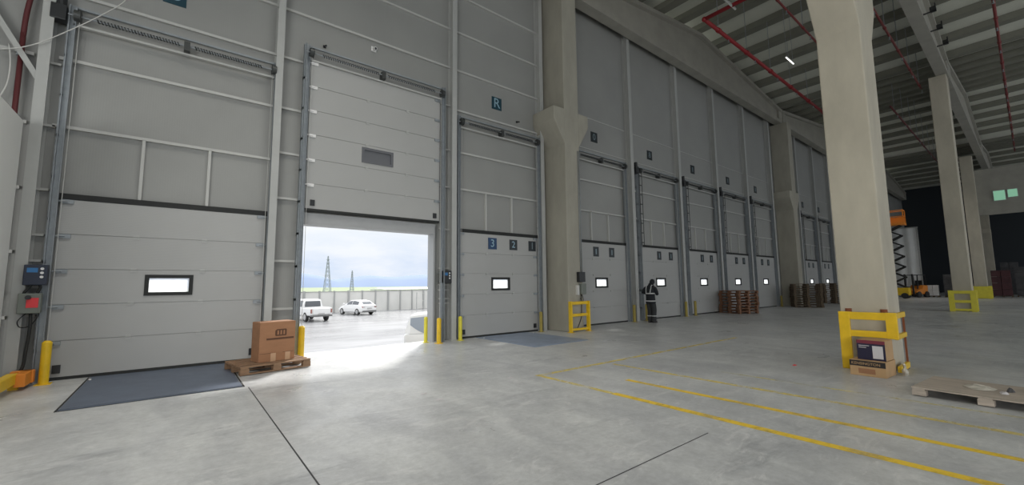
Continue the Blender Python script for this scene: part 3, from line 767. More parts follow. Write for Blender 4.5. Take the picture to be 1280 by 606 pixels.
scrap(8.45, .60, .120, .26, 'largest crumpled film scrap in the middle of the flat grey pallet', flat=.12, seed=1)
scrap(8.25, .38, .120, .09, 'white paper scrap beside the crumpled film on the flat grey pallet', 'whiteprint', .25, 2)
scrap(8.42, .33, .120, .07, 'grey twisted scrap next to the crumpled film on the flat grey pallet', 'loadgrey', .7, 3)
scrap(8.60, .12, .120, .22, 'thin film scrap toward the far end of the flat grey pallet', 'film', .15, 4)
scrap(8.1, .1, .120, .06, 'small black scrap on the near edge of the flat grey pallet', 'blackprint', .3, 6)
scrap(9.12, 2.96, 0, .06, 'small red scrap on the floor left of the near pillar', 'redlabel', .2, 5)
scrap(2.87, 5.67, 0, .07, 'white paper scrap on the floor before the open doorway', 'whiteprint', .05, 8)
scrap(2.9, 5.25, 0, .08, 'torn white scrap on the floor, the nearer of the two before the doorway', 'whiteprint', .05, 9)
scrap(4.46, 5.65, 0, .08, 'pale scrap on the floor in a dark stain near the yellow lines', 'whiteprint', .05, 10)

# stacks of pallets
def pallet_stack(x, y, rot, n, L, W, m, what, jit, group):
    b = MB(); pallet_mesh(b, L, W)
    proto = b.build('pallet', M[m])
    names = {0: 'lowest pallet of ', n - 1: 'topmost pallet of '}
    ords = ['', 'second', 'third', 'fourth', 'fifth', 'sixth', 'seventh', 'eighth', 'ninth', 'tenth', 'eleventh']
    rnd = random.Random(int(x * 10))
    for i in range(n):
        o = proto if i == 0 else proto.copy()
        if i: COL.objects.link(o)
        o.location = (x + rnd.uniform(-jit, jit), y + rnd.uniform(-jit, jit), .001 + i * .1445)
        o.rotation_euler = (0, 0, rot + rnd.uniform(-jit, jit))
        tag(o, names.get(i, ords[i] + ' pallet from the floor in ') + what, 'pallet', group)
pallet_stack(22.75, 9.72, math.radians(68), 8, 1.35, 1.2, 'woodred', 'the reddish stack by the doors', .03, 'pallets in the reddish stack')
pallet_stack(30.7, 9.05, math.radians(-62), 10, 1.5, 1.2, 'wooddark', 'the dark stack by the second wall pillar', .03, 'pallets in the dark stack')
pallet_stack(37.6, 9.35, math.radians(-62), 10, 1.4, 1.2, 'wooddark', 'the dark stack half hidden by the near pillar', .03, 'pallets in the far dark stack')

# ------------------------------------------------------------------ sprinkler pipes and lights
def pipe(label, pts, r, hangers, m='red', elbow=None):
    t = thing('sprinkler_pipe', label, 'pipe', pts[0])
    o0 = Vector(pts[0]); Pq = [Vector(p) - o0 for p in pts]
    b = MB()
    for a, c in zip(Pq, Pq[1:]): b.cyl(a, c, r, 12)
    b.build('pipe_run', M[m], t, True)
    for p in Pq[1:-1]:
        MB().ball(p, r * 1.35, seg=12).build('elbow', M[m], t, True)
    L = (Pq[-1] - Pq[-2]); d = L.normalized(); base = Pq[-2]
    for k in range(hangers):
        p = base + d * (1.2 + k * 2.75)
        if (p - base).length > L.length - .2: break
        top = roof_z(o0.x + p.x) + .40 - o0.z
        MB().cyl(p, (p.x, p.y, top), .012, 6).build('hanger', M['galv'], t)
        MB().cyl(p - d * .07, p + d * .07, r * 1.35, 12).build('coupling', M[m], t)
        q = p + d * .9
        MB().cyl(q, (q.x, q.y, q.z - .16), .02, 8).cyl((q.x, q.y, q.z - .16), (q.x, q.y, q.z - .17), .045, 8).build('sprinkler_head', M['galv'], t)
    return t
pipe('thick red sprinkler pipe with an elbow running along under the roof', [(15.9, 2.6, 12.05), (15.9, 7.4, 12.05), (31.3, 7.4, 12.05)], .075, 6)
pipe('thin dark red sprinkler pipe left of the near pillar top', [(2, 5.15, 12.05), (31.3, 5.15, 12.05)], .038, 11, 'maroon2')
pipe('thin dark red sprinkler pipe right of the near pillar top', [(2, 3.05, 12.05), (31.3, 3.05, 12.05)], .042, 11, 'maroon2')
pipe('long thin red sprinkler pipe farthest from the dock wall', [(2, .05, 12.05), (53, .2, 12.05)], .05, 18, 'maroon2')
pipe('far thin dark sprinkler pipe beyond the second pillar', [(33, 4.6, 12.05), (53, 4.6, 12.05)], .045, 7, 'maroon')
pipe('short thick red pipe stub at the upper edge above the wall pillar', [(13.2, 5.0, 12.3), (13.2, 7.2, 12.3), (14.6, 7.2, 12.3)], .08, 0)

def batten(x, y, z, label, L=1.2, lit=True):
    t = thing('led_batten', label, 'ceiling light', (x, y, z))
    MB().box(-L / 2, L / 2, -.035, .035, 0, .05).build('housing', M['steel'], t)
    MB().box(-L / 2 + .02, L / 2 - .02, -.022, .022, -.02, 0).build('diffuser', M['led'] if lit else M['lightgrey'], t)
    for s in (-1, 1): MB().cyl((s * L * .4, 0, .06), (s * L * .4, 0, roof_z(x) + .3 - z), .008, 6).build('hanger', M['galv'], t)
    return t
batten(15.6, 6.33, 12.0, 'unlit pale linear light fitting near the red pipe elbow', 1.2, False)
batten(22.1, 6.4, 12.0, 'small bright linear light under the roof between two red pipes', 1.0)
t = thing('floodlight', 'small white floodlight clamped to the thin pipe beside the near pillar', 'floodlight', (23.2, 5.3, 12.0))
MB().box(-.16, .16, -.05, .05, -.22, .06).build('housing', M['white'], t, bevel=.01)
MB().bar((-.3, 0, .1), (.16, 0, .1), .04).bar((-.3, 0, .02), (-.3, 0, .2), .08).build('bracket', M['blackbox'], t)
# cable brackets on the pale girder
for k in range(4):
    x = 21.6 + k * 1.9
    t = thing('cable_bracket', ['', 'second ', 'third ', 'fourth '][k] + ('first ' if k == 0 else '') + 'small dark bracket along the pale girder from the near pillar', 'bracket', (x, 1.62, 12.5))
    MB().box(-.03, .03, 0, .36, -.02, .02).box(-.03, .03, -.02, .02, -.02, .32).build('arm', M['blackbox'], t)
    MB().box(-.16, .16, -.02, .16, .02, .14).build('clip', M['seal'], t)

for y, l in ((.62, 'green lit exit sign, right one of the pair on the overhead panel'), (1.35, 'green lit exit sign, left one of the pair on the overhead panel')):
    t = thing('exit_sign', l, 'sign', (54.3, y, 8.75))
    w = .36 if y > 1 else .30; z0 = -.48 if y > 1 else -.30
    MB().box(-.08, 0, -w, w, z0, .42).build('housing', M['steel'], t)
    MB().box(-.09, -.08, -w + .04, w - .04, z0 + .04, .38).build('lit_panel', M['exit'], t)

# ------------------------------------------------------------------ far equipment
t = thing('scissor_lift', 'raised scissor lift with orange platform in the far dark hall', 'scissor lift', (51.2, 8.12, 0), math.radians(90))
MB().box(-1.0, 1.0, -.5, .5, .28, .95).build('chassis', M['yellow'], t, bevel=.04)
for sx in (-.7, .7):
    for sy in (-.48, .48): MB().cyl((sx, sy - .08, .25), (sx, sy + .08, .25), .25, 16).build('wheel', M['tyre'], t)
b = MB(); n = 6; hz = (6.6 - .95) / n
for i in range(n):
    z = .95 + i * hz
    for sy in (-.34, .34):
        b.bar((-.85, sy, z), (.85, sy, z + hz), .11, .15, up=(0, 1, 0)).bar((.85, sy, z), (-.85, sy, z + hz), .11, .15, up=(0, 1, 0))
b.build('scissor_arms', M['liftblack'], t)
MB().box(-1.15, 1.15, -.5, .5, 6.6, 6.85).build('platform', M['orange'], t)
b = MB()
for x in (-1.1, 0, 1.1):
    for y in (-.47, .47): b.bar((x, y, 6.85), (x, y, 7.95), .06)
for z in (7.4, 7.95):
    for y in (-.47, .47): b.bar((-1.1, y, z), (1.1, y, z), .06)
    for x in (-1.1, 1.1): b.bar((x, -.47, z), (x, .47, z), .06)
b.build('guard_rails', M['orange'], t)
MB().box(-1.1, 1.1, -.49, -.46, 6.9, 7.4).build('toe_panel', M['orange'], t)

t = thing('strip_curtain', 'tall pale sheet curtain hanging behind the scissor lift', 'curtain', (57.0, 8.2, 0))
b = MB(); ring = []
for i in range(25):
    u = i / 24; ring.append((.06 * math.sin(u * 18), -1.15 + 2.3 * u))
b.prism([(p[0], p[1]) for p in ring] + [(p[0] + .03, p[1]) for p in reversed(ring)], 'z', 1.0, 6.8)
b.build('sheet', M['sheet'], t)
MB().bar((0, -1.3, 6.85), (0, 1.3, 6.85), .1).build('top_rail', M['steel'], t)
for y in (-1.22, 1.22): MB().bar((0.02, y, 0), (0.02, y, 6.9), .1).build('upright', M['steel'], t)

def forklift(x, y, rot, label, m):
    t = thing('forklift', label, 'forklift', (x, y, 0), rot)
    MB().prism([(-.9, .3), (.7, .3), (.75, .6), (.3, .75), (-.1, .8), (-.3, 1.15), (-.95, 1.1)], 'y', -.5, .5).build('body', M[m], t, bevel=.04)
    MB().box(-.55, -.05, -.25, .25, 1.1, 1.2).box(-.65, -.52, -.25, .25, 1.15, 1.6).build('seat', M['blackbox'], t)
    b = MB()
    for px, py in ((-.85, -.45), (-.85, .45), (.5, -.45), (.5, .45)): b.bar((px, py, .8), (px * .8, py, 2.1), .07)
    b.box(-.75, .45, -.5, .5, 2.08, 2.14); b.build('overhead_guard', M['blackbox'], t)
    b = MB()
    for sy in (-.3, .3): b.bar((.85, sy, .1), (.85, sy, 2.2), .1)
    b.build('mast', M['liftblack'], t)
    for sy in (-.25, .25): MB().box(.9, 1.9, sy - .06, sy + .06, .08, .14).build('fork', M['spring'], t)
    for sx in (-.65, .5):
        for sy in (-.48, .48): MB().cyl((sx, sy - .1, .28), (sx, sy + .1, .28), .28, 16).build('wheel', M['tyre'], t)
    return t
forklift(55.2, 7.3, math.radians(160), 'orange forklift right of the scissor lift in the far hall', 'orange')
def load(x, y, w, d, h, label, m, group=None):
    t = thing('pallet_load', label, 'pallet load', (x, y, 0), group=group)
    b = MB(); pallet_mesh(b, w, d); b.build('pallet_base', M['wooddark'], t)
    b = MB(); nz = max(1, int(h / .5))
    for i in range(nz):
        for j in (-1, 1):
            for k in (-1, 1): b.box(j * w / 4 - w * .235, j * w / 4 + w * .235, k * d / 4 - d * .235, k * d / 4 + d * .235, .15 + i * h / nz, .15 + (i + .96) * h / nz)
    b.build('carton_layer', M[m], t)
    return t
load(56.6, 6.25, .8, .8, 1.0, 'small white load standing alone in the dark between pillar and forklift', 'sheet')
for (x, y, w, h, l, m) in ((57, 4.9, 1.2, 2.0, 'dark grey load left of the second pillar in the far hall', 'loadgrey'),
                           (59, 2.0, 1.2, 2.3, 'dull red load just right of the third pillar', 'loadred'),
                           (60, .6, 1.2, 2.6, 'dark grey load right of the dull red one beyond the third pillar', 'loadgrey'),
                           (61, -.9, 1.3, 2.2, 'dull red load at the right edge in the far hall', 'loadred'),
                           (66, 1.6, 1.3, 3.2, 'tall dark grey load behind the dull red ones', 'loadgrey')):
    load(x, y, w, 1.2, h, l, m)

# ------------------------------------------------------------------ person
def skin_mesh(name, pts, edges, m, parent, sub=2, root=0):
    me = bpy.data.meshes.new(name); me.from_pydata([p[:3] for p in pts], edges, []); me.update()
    o = bpy.data.objects.new(name, me); COL.objects.link(o); o.parent = parent
    sk = o.modifiers.new('skin', 'SKIN'); sk.use_smooth_shade = True
    if not me.skin_vertices: me.skin_vertices.new()
    for i, p in enumerate(pts):
        v = me.skin_vertices[0].data[i]; r = p[3]; v.radius = r if isinstance(r, tuple) else (r, r); v.use_root = (i == root)
    s = o.modifiers.new('sub', 'SUBSURF'); s.levels = sub; s.render_levels = sub
    me.materials.append(m)
    return o
# local frame: person faces +Y (rotated below), X to their right, Z up
PERS = math.radians(-92)
pr = thing('person', 'person in dark work clothes with silver reflective bands, head bowed, standing at the dock doors', 'person', (14.92, 9.74, 0), PERS)
body = [(0, -.02, .93, (.11, .09)), (0, -.03, 1.10, (.10, .08)), (0, -.02, 1.28, (.11, .08)), (0, .0, 1.40, (.10, .07)), (0, .045, 1.50, .055), (0, .085, 1.565, .06),
        (-.10, 0, .80, .075), (-.10, .03, .50, .065), (-.095, .0, .10, .045), (.10, 0, .80, .075), (.095, .055, .50, .065), (.092, .02, .10, .045),
        (-.19, 0, 1.385, .05), (-.35, -.06, 1.20, .048), (-.16, .22, 1.16, .038), (-.11, .29, 1.20, .034),
        (.19, 0, 1.385, .05), (.22, .07, 1.13, .045), (.12, .26, 1.15, .036), (.09, .31, 1.19, .034)]
ed = [(0, 1), (1, 2), (2, 3), (3, 4), (4, 5), (0, 6), (6, 7), (7, 8), (0, 9), (9, 10), (10, 11), (3, 12), (12, 13), (13, 14), (14, 15), (3, 16), (16, 17), (17, 18), (18, 19)]
bo = skin_mesh('body', body, ed, M['skin'], pr)
# head joined as its own mesh into the neck, tipped forward
hd = MB(); hd.ball((0, 0, 0), .078, .096, .118, 20)
for v in hd.bm.verts:
    if v.co.z < -.03: v.co.x *= 1 + v.co.z * 2.4; v.co.y = v.co.y * .95 + .012
    if v.co.y > .088 and abs(v.co.x) < .02 and -.045 < v.co.z < .01: v.co.y += .022
hd.ball((-.08, -.005, -.005), .012, .024, .034, 8).ball((.08, -.005, -.005), .012, .024, .034, 8)
h = hd.build('head', M['skin'], pr, True); h.location = (0, .13, 1.60); h.rotation_euler = (math.radians(-38), 0, 0)
hair = MB(); hair.ball((0, -.012, .008), .096, .112, .132, 18)
bmesh.ops.delete(hair.bm, geom=[v for v in hair.bm.verts if v.co.z < -.115 or (v.co.y > .05 and v.co.z < .03)], context='VERTS')
hc = hair.build('knit_cap', M['jacket'], pr, True); hc.location = h.location; hc.rotation_euler = h.rotation_euler
b = MB()
b.loft([[(rx * math.cos(2 * PI * i / 24), cy + ry * math.sin(2 * PI * i / 24), z) for i in range(24)] for z, rx, ry, cy in
        ((.755, .192, .160, -.015), (.77, .202, .170, -.015), (.86, .196, .166, -.02), (1.0, .184, .155, -.028), (1.16, .186, .156, -.03), (1.29, .205, .158, -.02), (1.39, .203, .142, 0), (1.45, .160, .118, .01), (1.50, .108, .10, .03), (1.575, .088, .09, .06), (1.58, .06, .06, .06))])
b.build('jacket', M['jacket'], pr, True)
for sl in ([(-.15, 0, 1.385, .095), (-.22, -.01, 1.36, .085), (-.355, -.065, 1.20, .075), (-.19, .18, 1.15, .062)], [(.15, 0, 1.385, .095), (.21, 0, 1.35, .085), (.25, .07, 1.13, .072), (.13, .22, 1.14, .062)]):
    skin_mesh('sleeve', sl, [(0, 1), (1, 2), (2, 3)], M['jacket'], pr)
b = MB()
for sd, dy in ((-1, 0), (1, .02)):
    b.loft([[(sd * cx + rx * math.cos(2 * PI * i / 20), cy + ry * math.sin(2 * PI * i / 20), z) for i in range(20)] for z, cx, rx, ry, cy in
            ((.09, .093, .082, .088, dy - .005), (.13, .093, .088, .094, dy), (.30, .094, .086, .092, dy + .015), (.50, .096, .092, .098, dy + .03), (.70, .096, .098, .112, dy * .5 + .005), (.80, .086, .092, .118, -.01), (.93, .080, .085, .11, -.018))])
b.build('trousers', M['trouser'], pr, True)
for s, yo in ((-1, 0), (1, .02)):
    b = MB(); b.loft([[(s * .093 + w * math.cos(a), yo + dy + l * math.sin(a), z) for a in [2 * PI * i / 14 for i in range(14)]] for z, w, l, dy in ((0.001, .055, .15, .05), (.03, .058, .152, .05), (.07, .055, .13, .035), (.10, .055, .075, 0), (.17, .06, .07, -.01))])
    b.build('boot', M['boot'], pr, True)
def band(name, z, rx, ry, cy, hh, tilt=0.0, cx=0.0):
    b = MB(); n = 28; R = []
    for zz, k in ((z - hh / 2, 1.0), (z + hh / 2, 1.0)):
        R.append([(cx + rx * math.cos(2 * PI * i / n), cy + ry * math.sin(2 * PI * i / n), zz + tilt * math.cos(2 * PI * i / n)) for i in range(n)])
    inner = [[(cx + (p[0] - cx) * .94, cy + (p[1] - cy) * .94, p[2]) for p in r] for r in R]
    b.loft([inner[0], R[0], R[1], inner[1]], cap=False)
    return b.build(name, M['reflect'], pr, True)
band('reflective_band', 1.16, .190, .160, -.03, .045); band('reflective_band', .86, .200, .170, -.02, .045)
for s in (-1, 1):
    band('leg_band', .27, .099, .103, .025 if s > 0 else .012, .035, cx=s * .094)
    b = MB(); pts = [(s * .09, -.172, 1.16), (s * .10, -.166, 1.27), (s * .11, -.135, 1.37), (s * .11, -.115, 1.45), (s * .105, -.05, 1.50), (s * .10, .05, 1.475), (s * .095, .115, 1.40), (s * .09, .14, 1.28), (s * .09, .138, 1.16)]
    for p, q in zip(pts, pts[1:]): b.bar(p, q, .034, .012, up=(0, -1, .3))
    b.build('shoulder_strap', M['reflect'], pr)
# hands held together before the chest, five curled fingers each
for s, base in ((-1, Vector((-.11, .29, 1.20))), (1, Vector((.09, .31, 1.19)))):
    pts = [(*base, .03), (base.x - s * .01, base.y + .04, base.z + .035, .028)]; e = [(0, 1)]
    for f in range(4):
        i = len(pts); ox = (f - 1.5) * .019
        pts += [(base.x - s * .02 + ox, base.y + .055, base.z + .06, .0095), (base.x - s * .045 + ox, base.y + .05, base.z + .09, .0085), (base.x - s * .055 + ox, base.y + .03, base.z + .10, .0075)]
        e += [(1, i), (i, i + 1), (i + 1, i + 2)]
    i = len(pts); pts += [(base.x - s * .035, base.y + .01, base.z + .04, .010), (base.x - s * .055, base.y + .0, base.z + .065, .0085)]; e += [(0, i), (i, i + 1)]
    skin_mesh('hand', pts, e, M['skin'], pr, 1)

# ------------------------------------------------------------------ outside
o = MB().box(-80, 120, 10.95, 60.0, YARD - .3, YARD).build('yard_ground', M['yard']); tag(o, 'wet pale concrete truck yard outside the open doorway', 'yard', kind='structure')
o = MB().box(-14, 78, 10.9, 10.951, YARD, -.002).build('dock_face', M['conc']); tag(o, 'concrete dock face below the warehouse floor edge', 'dock edge', kind='structure')
o = MB().box(-1500, 2500, 60, 3000, YARD - .6, YARD - .25).build('field_ground', M['field']); tag(o, 'pale green flat field beyond the boundary wall', 'field', kind='structure')
b = MB(); R = []
rnd = random.Random(3); n = 60
prof = []
for i in range(n + 1):
    x = -1500 + i * 4500 / n
    hgt = 105 + 18 * math.sin(i * .35) + 12 * math.sin(i * .9 + 1) + rnd.uniform(-4, 4)
    prof.append((x, hgt * (1 if x < 900 else .75)))
b.loft([[(x, 2950, -3) for x, h_ in prof], [(x, 3100, h_ * .6) for x, h_ in prof], [(x, 3300, h_) for x, h_ in prof], [(x, 3700, -3) for x, h_ in prof]], cap=False, closed=False)
o = b.build('hills', M['hill'], smooth=True); tag(o, 'hazy blue hills on the horizon outside', 'hills', kind='structure')

# boundary wall of precast bays between posts
t = thing('boundary_wall', 'pale precast boundary wall with dark posts across the yard', 'boundary wall', (0, 49.0, YARD), kind='structure')
MB().box(-20, 60, 0, .12, 0, 2.28).build('wall_panel', M['boundary'], t)
MB().box(-20, 60, -.04, .16, 2.28, 2.36).build('coping', M['post'], t)
for i in range(26):
    x = 6 + i * 1.55
    w = .13 if i % 3 else .2
    MB().box(x - w / 2, x + w / 2, -.1, .2, 0, 2.42).build('wall_post', M['post'], t)
o = MB().box(52.5, 76, 130, 145, YARD, .60).build('shed', M['farwhite']); 
tag(o, 'long low white shed beyond the boundary wall', 'building')
MB().prism([(129, .60), (146, .60), (137.5, 1.1)], 'x', 52, 76.5).build('roof', M['farwhite'], o)
t = thing('mesh_fence', 'pale mesh fence panel by the boundary wall beside the doorway edge', 'fence', (22.4, 46.3, YARD))
for x in (0, .9, 1.8, 2.7): MB().bar((x, 0, 0), (x, 0, 2.1), .07).build('fence_post', M['post'], t)
b = MB()
for z in (.3, 1.1, 2.0): b.bar((0, 0, z), (2.7, 0, z), .045)
for i in range(1, 12): b.bar((i * .225, 0, .3), (i * .225, 0, 2.0), .03)
b.build('mesh_panel', M['lightgrey'], t)

def pylon(x, y, h, wb, label, tk):
    t = thing('pylon', label, 'pylon', (x, y, YARD))
    n = 9
    def cor(z): 
        u = z / h; w = wb * (1 - u) ** 1.1 + .35; return [(-w / 2, -w / 2, z), (w / 2, -w / 2, z), (w / 2, w / 2, z), (-w / 2, w / 2, z)]
    b = MB()
    zs = [h * (1 - (1 - i / n) ** 1.2) for i in range(n + 1)]
    for k in range(4):
        for i in range(n): b.bar(cor(zs[i])[k], cor(zs[i + 1])[k], tk)
    b.build('leg_frame', M['pylon'], t)
    b = MB()
    for i in range(n):
        A, B = cor(zs[i]), cor(zs[i + 1])
        for k in range(4):
            j = (k + 1) % 4; b.bar(A[k], B[j], tk * .6); b.bar(A[j], B[k], tk * .6)
    b.build('lattice', M['pylon'], t)
    b = MB()
    for z in (h * .80, h * .90): b.bar((-h * .05, 0, z), (h * .05, 0, z), tk)
    b.build('cross_arm', M['pylon'], t)
pylon(69.3, 262, 21.2, 3.4, 'taller lattice pylon beyond the boundary wall', .22)
pylon(97.3, 305, 14.4, 2.0, 'shorter lattice pylon beyond the boundary wall', .22)

# vehicles
def wheel(t, x, y, r, w=.2):
    wv = MB().cyl((x, y - w / 2, r), (x, y + w / 2, r), r, 24).build('wheel', M['tyre'], t, False)
    s = 1 if y > 0 else -1
    MB().cyl((x, y + s * w / 2, r), (x, y + s * (w / 2 + .012), r), r * .66, 18).build('rim', M['rim'], wv)
def body_loft(secs):
    """secs: (x, z0, z1, half width bottom, half width top) -> rings of 12 points"""
    R = []
    for x, z0, z1, wb, wt in secs:
        zm = z0 + (z1 - z0) * .55
        half = [(wb * .9, z0), (wb, z0 + .08), (wb * 1.01, zm), (wt, z1 - .04), (wt * .93, z1)]
        ring = [(x, w, z) for w, z in half] + [(x, -w, z) for w, z in reversed(half)]
        R.append(ring)
    return R
def car(kind, x, y, z, rot, label, cat):
    """local +X is forward"""
    t = thing({'hatch': 'hatchback_car', 'pickup': 'pickup_truck', 'van': 'van'}[kind], label, cat, (x, y, z), rot)
    if kind == 'pickup':
        L0, L1, W, wz, wr = -2.6, 2.65, .92, 1.55, .38
        secs = [(-2.6, .55, 1.10, .88, .88), (-2.5, .48, 1.12, .91, .90), (.9, .42, 1.10, .92, .90), (1.3, .42, 1.10, .92, .88), (2.2, .42, 1.03, .90, .82), (2.6, .48, .92, .84, .74), (2.65, .55, .85, .78, .70)]
        gh = [(-.75, 1.10, 1.62, .86, .72), (-.62, 1.10, 1.80, .87, .70), (.55, 1.10, 1.82, .87, .68), (1.35, 1.08, 1.14, .86, .80)]
        wx = (-1.55, 1.60)
    elif kind == 'van':
        L0, L1, W, wz, wr = -2.2, 2.2, .9, 1.5, .33
        secs = [(-2.22, .45, 1.05, .84, .82), (-2.15, .32, 1.10, .88, .86), (-1.2, .28, 1.10, .9, .88), (1.1, .28, 1.06, .9, .86), (1.9, .30, .95, .86, .78), (2.2, .38, .80, .76, .68)]
        gh = [(-2.18, 1.05, 1.30, .80, .74), (-2.0, 1.08, 1.76, .86, .68), (-1.2, 1.10, 1.84, .87, .68), (.2, 1.10, 1.82, .87, .68), (.9, 1.08, 1.45, .86, .74), (1.5, 1.0, 1.06, .84, .78)]
        wx = (-1.4, 1.4)
    else:
        L0, L1, W, wz, wr = -2.15, 2.15, .88, 1.5, .32
        secs = [(-2.15, .42, .95, .80, .76), (-2.08, .28, 1.0, .85, .80), (-1.3, .24, .98, .88, .84), (.8, .24, .96, .88, .84), (1.6, .26, .86, .86, .78), (2.05, .32, .72, .78, .68), (2.15, .4, .64, .70, .62)]
        gh = [(-2.0, .95, 1.02, .78, .70), (-1.45, .97, 1.36, .80, .62), (-.7, .97, 1.48, .82, .61), (.1, .97, 1.46, .82, .61), (1.05, .95, 1.0, .82, .74)]
        wx = (-1.3, 1.32)
    MB().loft(body_loft(secs)).build('body_shell', M['carwhite'], t, bevel=.02)
    MB().loft([[(x_, wb, z0), (x_, wt, z1 - .03), (x_, wt * .9, z1), (x_, -wt * .9, z1), (x_, -wt, z1 - .03), (x_, -wb, z0)] for x_, z0, z1, wb, wt in gh]).build('cabin', M['carwhite'], t, bevel=.015)
    g = 'vanglass' if kind == 'van' else 'carglass'
    # side glass: quads between the belt and the roof rail of neighbouring cabin stations, pushed out a little
    def side(xa, xb, s, u0=.14, u1=.88, ua=None):
        def pt(x_, u):
            for (xa_, z0, z1, wb, wt), (xb_, y0_, y1_, vb, vt) in zip(gh, gh[1:]):
                if xa_ <= x_ <= xb_:
                    k = (x_ - xa_) / (xb_ - xa_); z0 += (y0_ - z0) * k; z1 += (y1_ - z1) * k; wb += (vb - wb) * k; wt += (vt - wt) * k; break
            return Vector((x_, s * (wb + (wt - wb) * u + .012), z0 + (z1 - .03 - z0) * u))
        b = MB(); n = 8
        for i in range(n):
            xx0 = xa + (xb - xa) * i / n; xx1 = xa + (xb - xa) * (i + 1) / n
            l0 = u0 + ((ua or u0) - u0) * (1 - i / n) ** 1.6; l1 = u0 + ((ua or u0) - u0) * (1 - (i + 1) / n) ** 1.6
            q = [pt(xx0, l0), pt(xx1, l1), pt(xx1, u1), pt(xx0, u1)]
            if (q[3].z - q[0].z) < .03 or (q[2].z - q[1].z) < .03: continue
            f = [b.bm.verts.new(p) for p in q]; bk = [b.bm.verts.new(p - Vector((0, s * .02, 0))) for p in q]
            b.bm.faces.new(f); b.bm.faces.new(list(reversed(bk)))
            for a in range(4): b.bm.faces.new((f[a], f[(a + 1) % 4], bk[(a + 1) % 4], bk[a]))
        bmesh.ops.remove_doubles(b.bm, verts=b.bm.verts[:], dist=.0005)
        b.build('side_window', M[g], t)
    spans = {'pickup': ((-.60, -.05), (.03, .85)), 'hatch': ((-1.35, -.35), (-.27, .55)), 'van': ((-2.0, -1.36), (-1.28, .0), (.08, .8))}[kind]
    for s in (-1, 1):
        for a, c in spans: side(a, c, s, ua=.5 if (kind == 'van' and a < -1.5) else None, u0=-.02 if kind == 'van' else .14)
    # rear window and windscreen
    def slab(i0, i1, off, nm, sh=.82):
        (xa, z0, z1, wb, wt), (xb, y0_, y1_, vb, vt) = gh[i0], gh[i1]
        A = Vector((xa, 0, z1)); B = Vector((xb, 0, y1_)); d = B - A
        nrm = Vector((-d.z, 0, d.x)).normalized() * off
        p0 = A + d * .12 + nrm; p1 = A + d * .88 + nrm
        w0 = wt * sh; w1 = vt * sh
        b = MB(); f = [b.bm.verts.new((p0.x, -w0, p0.z)), b.bm.verts.new((p0.x, w0, p0.z)), b.bm.verts.new((p1.x, w1, p1.z)), b.bm.verts.new((p1.x, -w1, p1.z))]
        b.bm.faces.new(f); r = bmesh.ops.extrude_face_region(b.bm, geom=b.bm.faces[:])
        for v in [e for e in r['geom'] if isinstance(e, bmesh.types.BMVert)]: v.co -= nrm.normalized() * .02
        b.build(nm, M[g], t)
    if kind == 'pickup':
        MB().prism([(-.66, 1.2), (.66, 1.2), (.60, 1.66), (-.60, 1.66)], 'x', -.80, -.70).build('rear_window', M[g], t)
        slab(2, 3, .012, 'windscreen')
        MB().prism([(-2.5, 1.10), (-.75, 1.10), (-.75, 1.16), (-2.5, 1.14)], 'y', -.84, .84).build('bed_cover', M['carwhite'], t)
        MB().box(-2.64, -2.6, -.70, .70, .62, 1.06).build('tailgate', M['carwhite'], t, bevel=.01)
        MB().box(-2.78, -2.55, -.85, .85, .42, .56).build('rear_bumper', M['bumper'], t, bevel=.02)
        for s in (-1, 1): MB().box(-2.63, -2.5, s * .82 - .06, s * .82 + .06, .72, 1.04).build('tail_lamp', M['taillight'], t)
    else:
        slab(0, 1, .012, 'rear_window'); slab(len(gh) - 2, len(gh) - 1, .012, 'windscreen')
        MB().box(L0 - .05, L0 + .2, -.80, .80, .26, .46).build('rear_bumper', M['bumper'], t, bevel=.03)
        for s in (-1, 1): MB().box(L0 + .0, L0 + .14, s * .70 - .13, s * .70 + .13, .72, .86).build('tail_lamp', M['taillight'], t)
        for s in (-1, 1): MB().box(L1 - .22, L1 - .08, s * .60 - .12, s * .60 + .12, .56, .68).build('head_lamp', M['rim'], t)
    for s in (-1, 1):
        MB().box(.75, .92, s * (W + .07) - .09, s * (W + .07) + .09, 1.0, 1.14).build('mirror', M['carwhite'], t, bevel=.02)
    for xx in wx:
        for s in (-1, 1): wheel(t, xx, s * (W - .09), wr)
    MB().box(L0 - .06 if kind != 'pickup' else L0 - .05, L0 - .02, -.25, .25, .60, .72).build('number_plate', M['rim'], t)
    return t
car('pickup', 9.1, 39.8, YARD, math.radians(98), 'white pickup truck parked in the yard, seen from behind', 'pickup truck')
car('hatch', 14.8, 44.6, YARD, math.radians(106), 'white hatchback car parked in the yard right of the pickup', 'car')
VANX, VANY, VANR = 8.98, 14.3, -33
car('van', VANX, VANY, YARD, math.radians(VANR), 'white van close outside the doorway, mostly hidden by the jamb', 'van')

# ------------------------------------------------------------------ light
w = bpy.data.worlds.new('sky'); SC.world = w; w.use_nodes = True
nt = w.node_tree; nt.nodes.clear(); N = nt.nodes.new; L = nt.links.new
out = N('ShaderNodeOutputWorld'); bg = N('ShaderNodeBackground'); tc = N('ShaderNodeTexCoord')
sep = N('ShaderNodeSeparateXYZ'); L(tc.outputs['Generated'], sep.inputs[0])
ramp = N('ShaderNodeValToRGB'); cr = ramp.color_ramp
cr.elements[0].position = 0.0; cr.elements[0].color = (0.62, 0.66, 0.68, 1)
cr.elements[1].position = 1.0; cr.elements[1].color = (2.3, 2.4, 2.5, 1)
for p, c in ((0.495, (0.62, 0.66, 0.68)), (0.502, (0.66, 0.78, 0.95)), (0.525, (0.70, 0.80, 0.97)), (0.565, (0.90, 0.95, 1.0)), (0.60, (1.0, 1.0, 1.0)), (0.72, (1.9, 1.95, 2.0))):
    e = cr.elements.new(p); e.color = (*c, 1)
